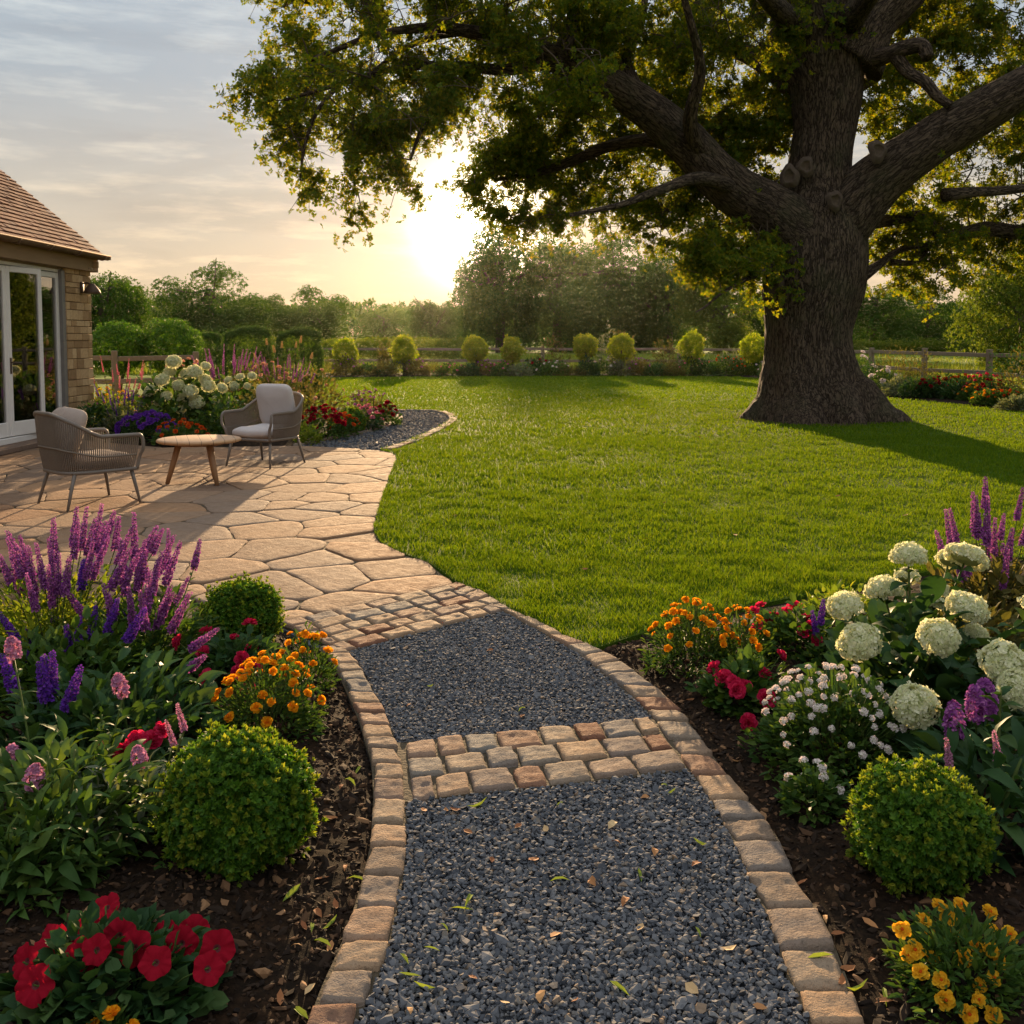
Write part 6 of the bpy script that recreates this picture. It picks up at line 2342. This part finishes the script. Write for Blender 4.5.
for (name, label, px, d, r, h, n, leaf, ms, nl, sc) in (
    ('euphorbia_plant', 'acid yellow-green euphorbia mound by the house corner', 103, 15.0, .48, .62, 26, ('lime_leaf', LEAF6, .10, .8), YEL, 700, .75),
    ('violet_bellflower', 'low mound of deep violet flowers in front of the dusky spikes', 145, 13.35, .40, .36, 46, ('dark_leaf', LEAF6, .08, 1), VIO, 420, 1.0),
    ('orange_zinnia', 'loose orange flowers at the front edge of the terrace bed behind the coffee table', 178, 12.98, .36, .28, 15, ('mid_leaf', LEAF6, .08, .9), ORA, 380, 1.0),
    ('peach_rose', 'peach pink roses above the white hydrangea heads', 185, 16.6, .55, 1.00, 16, ('dark_leaf', LEAF6, .09, 1), PCH, 520, .9),
    ('peach_rose', 'peach roses among the mauve spires behind the grey armchair', 268, 17.2, .5, .92, 14, ('olive_leaf', LEAF6, .09, 1), PCH, 480, .85),
    ('green_filler', 'plain green leafy mound between the hydrangea and the grey armchair', 225, 13.7, .46, .58, 0, ('mid_leaf', LEAF6, .10, 1), ORA, 620, 1),
    ('green_filler', 'olive leafy mound behind the seat of the grey armchair', 268, 14.2, .55, .75, 0, ('olive_leaf', LEAF6, .10, 1), ORA, 700, 1),
    ('green_filler', 'dark leafy mound at the foot of the stone pier', 98, 14.2, .40, .50, 0, ('dark_leaf', LEAF6, .10, 1), ORA, 520, 1),
    ('green_filler', 'wispy olive shrub rising right of the grey armchair', 315, 15.4, .52, .88, 8, ('olive_leaf', LEAF6, .11, .8), PCH, 620, .6),
    ('lime_plant', 'small lime-green clump at the right legs of the grey armchair', 308, 12.95, .17, .26, 0, ('lime_leaf', LEAF6, .08, 1), ORA, 240, 1),
    ('red_geranium', 'bright red geranium right of the grey armchair', 322, 13.6, .34, .42, 26, ('mid_leaf', LEAF6, .08, 1), REDF, 400, 1.0),
    ('red_geranium', 'orange-red flowers between the red geranium and the little box ball', 342, 14.1, .24, .30, 14, ('mid_leaf', LEAF6, .08, 1), ORA, 260, 1.1),
    ('pink_geranium', 'pink and rose flower clump right of the little box ball', 366, 14.9, .24, .36, 15, ('dark_leaf', LEAF6, .08, 1), PNK, 260, 1.0),
    ('red_geranium', 'last red flower clump at the right tip of the terrace bed', 386, 15.8, .22, .34, 15, ('mid_leaf', LEAF6, .08, 1), REDF, 260, .85),
    ('mauve_aster', 'mauve flower haze behind the little box ball', 368, 16.2, .42, .52, 26, ('olive_leaf', LEAF6, .09, .8), MAU, 460, .7),
    ('mauve_aster', 'pale mauve asters left of the grey armchair back', 120, 16.0, .55, .50, 22, ('olive_leaf', LEAF6, .09, .8), MAU, 420, .8),
    ('white_aster', 'small white flowers behind the left arm of the grey armchair', 238, 14.6, .34, .45, 14, ('grey_leaf', LEAF6, .08, .8), WHT, 360, .6),
):
    bloomy(name, label, at(px, d), r, h, int(n * 1.5), (leaf[0], leaf[1], leaf[2] * .85, leaf[3]), newg(), 'flower', ms, nleaf=int(nl * 1.4), stem_r=.003, scale=sc * .66, group='plants of the terrace bed')
boxball('little clipped box ball among red flowers at the right end of the terrace bed', at(351, 14.6), .19, newg(), 900, size=.035)
for label, px, d, r, zc, lf_ in (('round leafy green shrub nearest the stone house', 118, 21.5, .60, 1.05, 'box_leaf'), ('round leafy green shrub second from the stone house', 171, 22.0, .62, 1.08, 'box_leaf')):
    g_ = newg()
    o = thing('round_shrub', label, 'shrub', at(px, d), 0, 'round shrubs by the house')
    mb = MB()
    n = 2600
    dd = nrm(g_.normal(0, 1, (n, 3)))
    p = dd * (r * (1 + .14 * vnoise(dd * 2.4 + px, 5) + .13 * vnoise(dd * 6 + px, 6)) * g_.uniform(.55, 1.10, n) ** .6)[:, None] * [1, 1, .95] + [0, 0, zc + .12]
    inst(mb, ROS_S, p, frames(nrm(dd + g_.normal(0, .5, (n, 3))), g_), .06 * g_.uniform(.7, 1.3, n))
    mb.build('crown', M[lf_], o, False)
    st = MB()
    for k in range(5):
        a = k * 1.256
        tube(st, catmull([(.05 * math.cos(a), .05 * math.sin(a), 0), (.1 * math.cos(a), .1 * math.sin(a), .5), (.35 * math.cos(a), .35 * math.sin(a), zc + .1)], 4), .018, 6)
    st.build('stem', M['twig'], o)


def hedge(label, px, d, w, h, dep, g_):
    o = thing('clipped_hedge', label, 'hedge', at(px, d), 0, 'clipped hedge blocks')
    mb = MB()
    n = int(6200 * w * h / 2)
    q_ = g_.uniform(-1, 1, (n, 3))
    ax = g_.integers(0, 3, n)
    ax = np.where(g_.random(n) < .15, 2, ax)
    sg = np.sign(g_.uniform(-1, 1, n))
    q_[np.arange(n), ax] = sg * g_.uniform(.86, 1.02, n)
    q_ = np.sign(q_) * np.abs(q_) * (1 - .13 * (np.abs(q_[:, [1, 2, 0]]) ** 3) - .10 * (np.abs(q_[:, [2, 0, 1]]) ** 4))
    dn = np.zeros((n, 3))
    dn[np.arange(n), ax] = sg
    p = q_ * [w / 2, dep / 2, h / 2] + [0, 0, h / 2]
    p = p + .07 * np.stack([vnoise(p * 2.5 + 3), vnoise(p * 2.5 + 33), vnoise(p * 2.5 + 63)], 1) + .05 * g_.normal(0, 1, p.shape) * (g_.random((n, 1)) < .3)
    inst(mb, ROS_S, p, frames(nrm(dn + g_.normal(0, .5, (n, 3))), g_), .05 * g_.uniform(.7, 1.3, n))
    mb.build('foliage', M['mid_leaf'], o, False)
    st = MB()
    for k in range(4):
        tube(st, [((k - 1.5) * w / 5, 0, 0), ((k - 1.5) * w / 5, 0, h * .7)], .02, 6)
    st.build('stem', M['twig'], o)


hedge('clipped hedge block partly hidden behind the second round shrub', 207, 28.5, .95, 1.52, .8, newg())
hedge('broad clipped hedge block in the middle of the three, behind the mauve spires', 249, 26.5, 1.15, 1.66, .9, newg())
hedge('clipped hedge block at the right, behind the tan seed heads', 300, 26.0, 1.10, 1.60, .9, newg())

# ------------------------------------------------------------------ far border
SHR = [(346, 352, 13, 0, 'first'), (404, 350, 13, 1, 'second'), (476, 349, 13, 0, 'third'), (512, 350, 11, 2, 'fourth'), (585, 347, 11, 0, 'fifth'), (621, 347, 14, 0, 'sixth'), (691, 347, 13, 1, 'seventh'), (754, 350, 13, 0, 'eighth')]
for i, (px, py, rp, sty, word) in enumerate(SHR):
    g_ = newg()
    d = 37.9
    r = rp * d / FPX
    zc = H(py, d)
    o = thing('round_shrub', word + ' round lime-green shrub from the left along the far fence', 'shrub', at(px, d), 0, 'round shrubs along the far fence')
    mb = MB()
    n = 1100
    dd = nrm(g_.normal(0, 1, (n, 3)))
    p = dd * (r * g_.uniform(.85, 1.1) * (1 + (.22 + .14 * sty) * vnoise(dd * 2.2 + i * 7, 5) + .16 * vnoise(dd * 5.5 + i * 7, 6)) * g_.uniform(.5, 1.05, n) ** .55)[:, None] * [1, 1, 1.05 + .15 * (sty == 1)] + [0, 0, zc]
    inst(mb, ROS_S, p, frames(nrm(dd + g_.normal(0, .5, (n, 3))), g_), .085 * g_.uniform(.7, 1.3, n))
    mb.build('crown', M['gold_leaf'], o, False)
    st = MB()
    tube(st, [(0, 0, 0), (.02, 0, zc * .5), (0, 0, zc)], [.05, .04, .03], 7)
    st.build('trunk', M['twig'], o)
names = [w for *_, w in SHR]
FK = [('olive_leaf', None, None, 'olive grassy clump'), ('grey_leaf', None, None, 'silver-grey clump'), ('mid_leaf', PNK, 'pink', 'clump with pale pink flowers'), ('olive_leaf', MAU, 'mauve', 'clump with dusky mauve flowers'),
      ('mid_leaf', WHT, 'white', 'clump with small white flowers'), ('dark_leaf', None, None, 'dark green mound'), ('mid_leaf', ORA, 'orange', 'clump with orange-red flowers'), ('dark_leaf', REDF, 'red', 'clump with bright red flowers')]
order = [0, 3, 5, 0, 1, 3, 0, 2, 5, 3, 2, 1, 7, 4, 0, 5, 4, 1, 3, 5, 0, 2, 5, 6, 6, 4]
xs_ = np.linspace(332, 758, len(order))
seen_lab = set()
for i, (px, k) in enumerate(zip(xs_, order)):
    g_ = newg()
    mat, ms, colr, txt = FK[k]
    d = 37.2 + g_.uniform(0, .9)
    r = g_.uniform(.48, .68)
    h = g_.uniform(.40, .75)
    j = int(np.argmin([abs(px - s_[0]) for s_ in SHR]))
    side = 'left of' if px < SHR[j][0] - 4 else ('right of' if px > SHR[j][0] + 4 else 'in front of')
    lab = f'{txt} {side} the {names[j]} round shrub on the far border'
    if lab in seen_lab:
        lab = f'second {lab}'
    seen_lab.add(lab)
    bloomy('border_plant', lab, at(px, d), r, h, 13 if ms else 0, (mat, LEAF6, .12, .8 if k else .35), g_, 'flower', ms or (), nleaf=850, stem_r=.005, scale=.8, group='plants of the far border')
for (px, d, r, h, txt) in ((622, 38.6, .55, 1.75, 'tall loose conical shrub behind the far border, over the fence'), (606, 38.9, .5, 1.9, 'grey-green wispy sapling rising above the far border'), (552, 38.4, .7, 1.5, 'wide olive shrub between the fourth and fifth round shrubs'), (665, 38.7, .5, 1.4, 'loose shrub before the fence between the sixth and seventh round shrubs'), (385, 38.6, .3, 1.4, 'thin upright sapling left of the second round shrub'), (730, 38.2, .55, 1.1, 'pale loose shrub left of the eighth round shrub')):
    g_ = newg()
    o = bloomy('loose_shrub', txt, at(px, d), r, h, 0, ('grey_leaf' if 'grey' in txt or 'pale' in txt else 'olive_leaf', LEAF6, .16, .7), g_, nleaf=520, cat='shrub', fill=.2)
# right border in front of the near fence
RB = [(772, 35.0, .5, .6, 4, 'behind the left foot of the oak'), (838, 30.5, .55, .85, 0, 'just right of the oak trunk'), (858, 28.2, .55, .95, 8, 'with white heads right of the oak foot'), (872, 26.6, .5, .8, 5, 'before the fence post right of the oak'), (884, 25.2, .45, .62, 8, 'with small white heads nearest the oak'), (896, 26.5, .6, 1.15, 0, 'leaning on the fence rail right of the oak'), (900, 24.0, .42, .5, 1, 'silvery between the white and red flowers'),
      (918, 25.0, .6, 1.1, 0, 'tangled into the rail left of the bare fence post'), (918, 23.2, .42, .5, 5, 'low and dark at the lawn edge by the silvery clump'), (930, 23.0, .38, .46, 7, 'at the left end of the red drift'), (944, 23.2, .42, .50, 7, 'in the middle of the red drift'), (956, 22.4, .36, .40, 5, 'under the bare fence post'), (963, 22.9, .36, .55, 6, 'right under the bare fence post'), (975, 21.8, .35, .34, 9, 'at the lawn edge left of the long orange drift'),
      (984, 22.2, .45, .62, 10, 'at the top of the right border'), (998, 21.4, .45, .50, 7, 'above the orange drift near the right edge'), (990, 20.6, .36, .30, 9, 'in the orange drift at the lawn edge'), (1008, 20.2, .38, .34, 6, 'closest to the grey mound at the right edge'), (1019, 19.2, .34, .28, 1, 'at the lawn edge, cut by the right picture edge'), (1022, 20.8, .55, 1.15, 0, 'dark and bushy at the right picture edge'), (1012, 22.5, .6, 1.4, 5, 'tall and dark before the fence at the right edge')]
FK2 = FK + [('mid_leaf', WHT, 'white', 'leafy clump'), ('mid_leaf', ORA, 'orange', 'clump with golden orange flowers'), ('mid_leaf', [pom_mesh(.06, 30, M['crimson'], gf, .8)], 'crimson', 'crimson-pink flower clump')]
for (px, d, r, h, k, txt) in RB:
    g_ = newg()
    mat, ms, colr, kt = FK2[k]
    if k == 9:
        ms = [pom_mesh(.05, 26, M['orange'], g_, .8)]
    bloomy('border_plant', f'{kt} {txt}', at(px, d), r, h, (9 if k == 8 else 20) if ms else 0, (mat, LEAF6, .095, .8 if k else .6), g_, 'flower', ms or (), nleaf=820, stem_r=.004, scale=1.3 if k == 8 else .66, group='plants of the right border')

# ------------------------------------------------------------------ fallen leaves and clippings
t = NT('dry_leaf')
M['dry'] = t.done(t.bsdf(t.ramp(t.objrnd(), [(0, (.20, .075, .03)), (.4, (.30, .13, .05)), (.75, (.40, .22, .09)), (1, (.50, .36, .19))]), .8, .2))
t = NT('green_clipping')
M['clip'] = leaf_mat('green_clipping', g3((.14, .22, .03), (.22, .30, .05), (.32, .36, .08)), .4)


def fallen(label, grp, name, cat, spots_, mat, tpl, size, wide, curl):
    for (px, py) in spots_:
        g_ = newg()
        p = G(px, py)
        z = .006 if 'lawn' not in label else .034
        for poly, bz in ((BED_L, None), (BED_R, None)):
            if in_poly(p[None, :2], poly)[0]:
                z = float(soil_h(p[None, :2], poly)[0]) + .008
        V = tpl[0] * size * g_.uniform(.7, 1.3) * np.array([wide, 1, 1.0])
        V = V - V.mean(0)
        V[:, 2] += curl * size * (V[:, 1] / size) ** 2 * g_.uniform(-1, 1.4) + curl * .6 * size * g_.normal(0, .5) * (V[:, 0] / size)
        V[:, 2] -= V[:, 2].min()
        o = MB().add(V, tpl[1]).build(name, mat, None, False, (p[0], p[1], z))
        o.rotation_euler = (g_.normal(0, .12), g_.normal(0, .12), g_.uniform(0, 6.28))
        tag(o, label, cat, grp)


fallen('small curled dry brown leaf lying on the grey gravel', 'dry leaves on the gravel', 'fallen_leaf', 'leaf', [(518, 828), (546, 832), (492, 862), (534, 862), (613, 828), (592, 886), (697, 868), (473, 980), (505, 1006), (692, 992), (556, 938), (616, 845), (645, 800), (640, 930), (728, 952), (468, 834), (446, 812), (424, 812), (410, 1014), (540, 1000), (655, 855), (522, 718), (410, 708), (490, 652), (455, 812), (760, 1010), (575, 1004), (625, 905)], M['dry'], LEAF6, .030, 1.1, .9)
fallen('scrap of dry brown leaf litter on the dark soil', 'leaf litter on the soil', 'fallen_leaf', 'leaf', [(322, 880), (336, 905), (318, 915), (304, 930), (330, 820), (342, 790), (296, 950), (280, 1000), (838, 930), (826, 915), (872, 960), (848, 965), (884, 1000), (800, 880), (780, 800), (330, 945), (345, 868), (310, 985), (842, 985), (870, 925), (900, 975), (690, 700), (735, 760)], M['dry'], LEAF6, .042, .7, .8)
fallen('small yellowed oak leaf fallen on the mown lawn', 'oak leaves on the lawn', 'fallen_leaf', 'leaf', [(664, 507), (692, 495), (720, 482), (646, 545), (790, 470), (560, 520), (505, 470), (610, 455), (838, 500), (905, 520), (735, 540), (585, 575), (455, 520), (880, 462), (700, 440)], M['dry'], LEAF6, .055, .8, .9)
fallen('fresh green grass clipping lying on the grey gravel', 'green clippings on the gravel', 'grass_clipping', 'clipping', [(462, 912), (444, 930), (468, 905), (410, 978), (432, 952), (560, 884), (698, 935), (700, 846), (620, 992), (404, 962), (478, 808), (664, 788), (672, 794), (430, 688), (522, 712), (560, 806), (640, 878), (424, 990)], M['clip'], LEAF6, .050, .35, .7)
fallen('fresh green blade lying on the dark soil', 'green blades on the soil', 'grass_clipping', 'clipping', [(292, 898), (312, 932), (322, 944), (356, 878), (358, 770), (350, 785), (885, 995), (858, 985), (820, 960), (745, 690), (300, 1010), (800, 790), (816, 806), (330, 925)], M['clip'], LEAF6, .060, .35, .7)

# ------------------------------------------------------------------ evening air
HAZE = True
if HAZE:
    mb = MB()
    box(mb, (0, 105, 9.0), (420, 340, 21.0))
    t = NT('evening_haze')
    v = t.n('ShaderNodeVolumePrincipled')
    v.inputs['Color'].default_value = (1.0, .93, .82, 1)
    v.inputs['Density'].default_value = HAZE_DENSITY
    v.inputs['Anisotropy'].default_value = .86
    t.t.links.new(v.outputs[0], t.out.inputs['Volume'])
    hz = mb.build('haze', t.m, None, False)
    tag(hz, 'thin golden evening haze', kind='stuff')
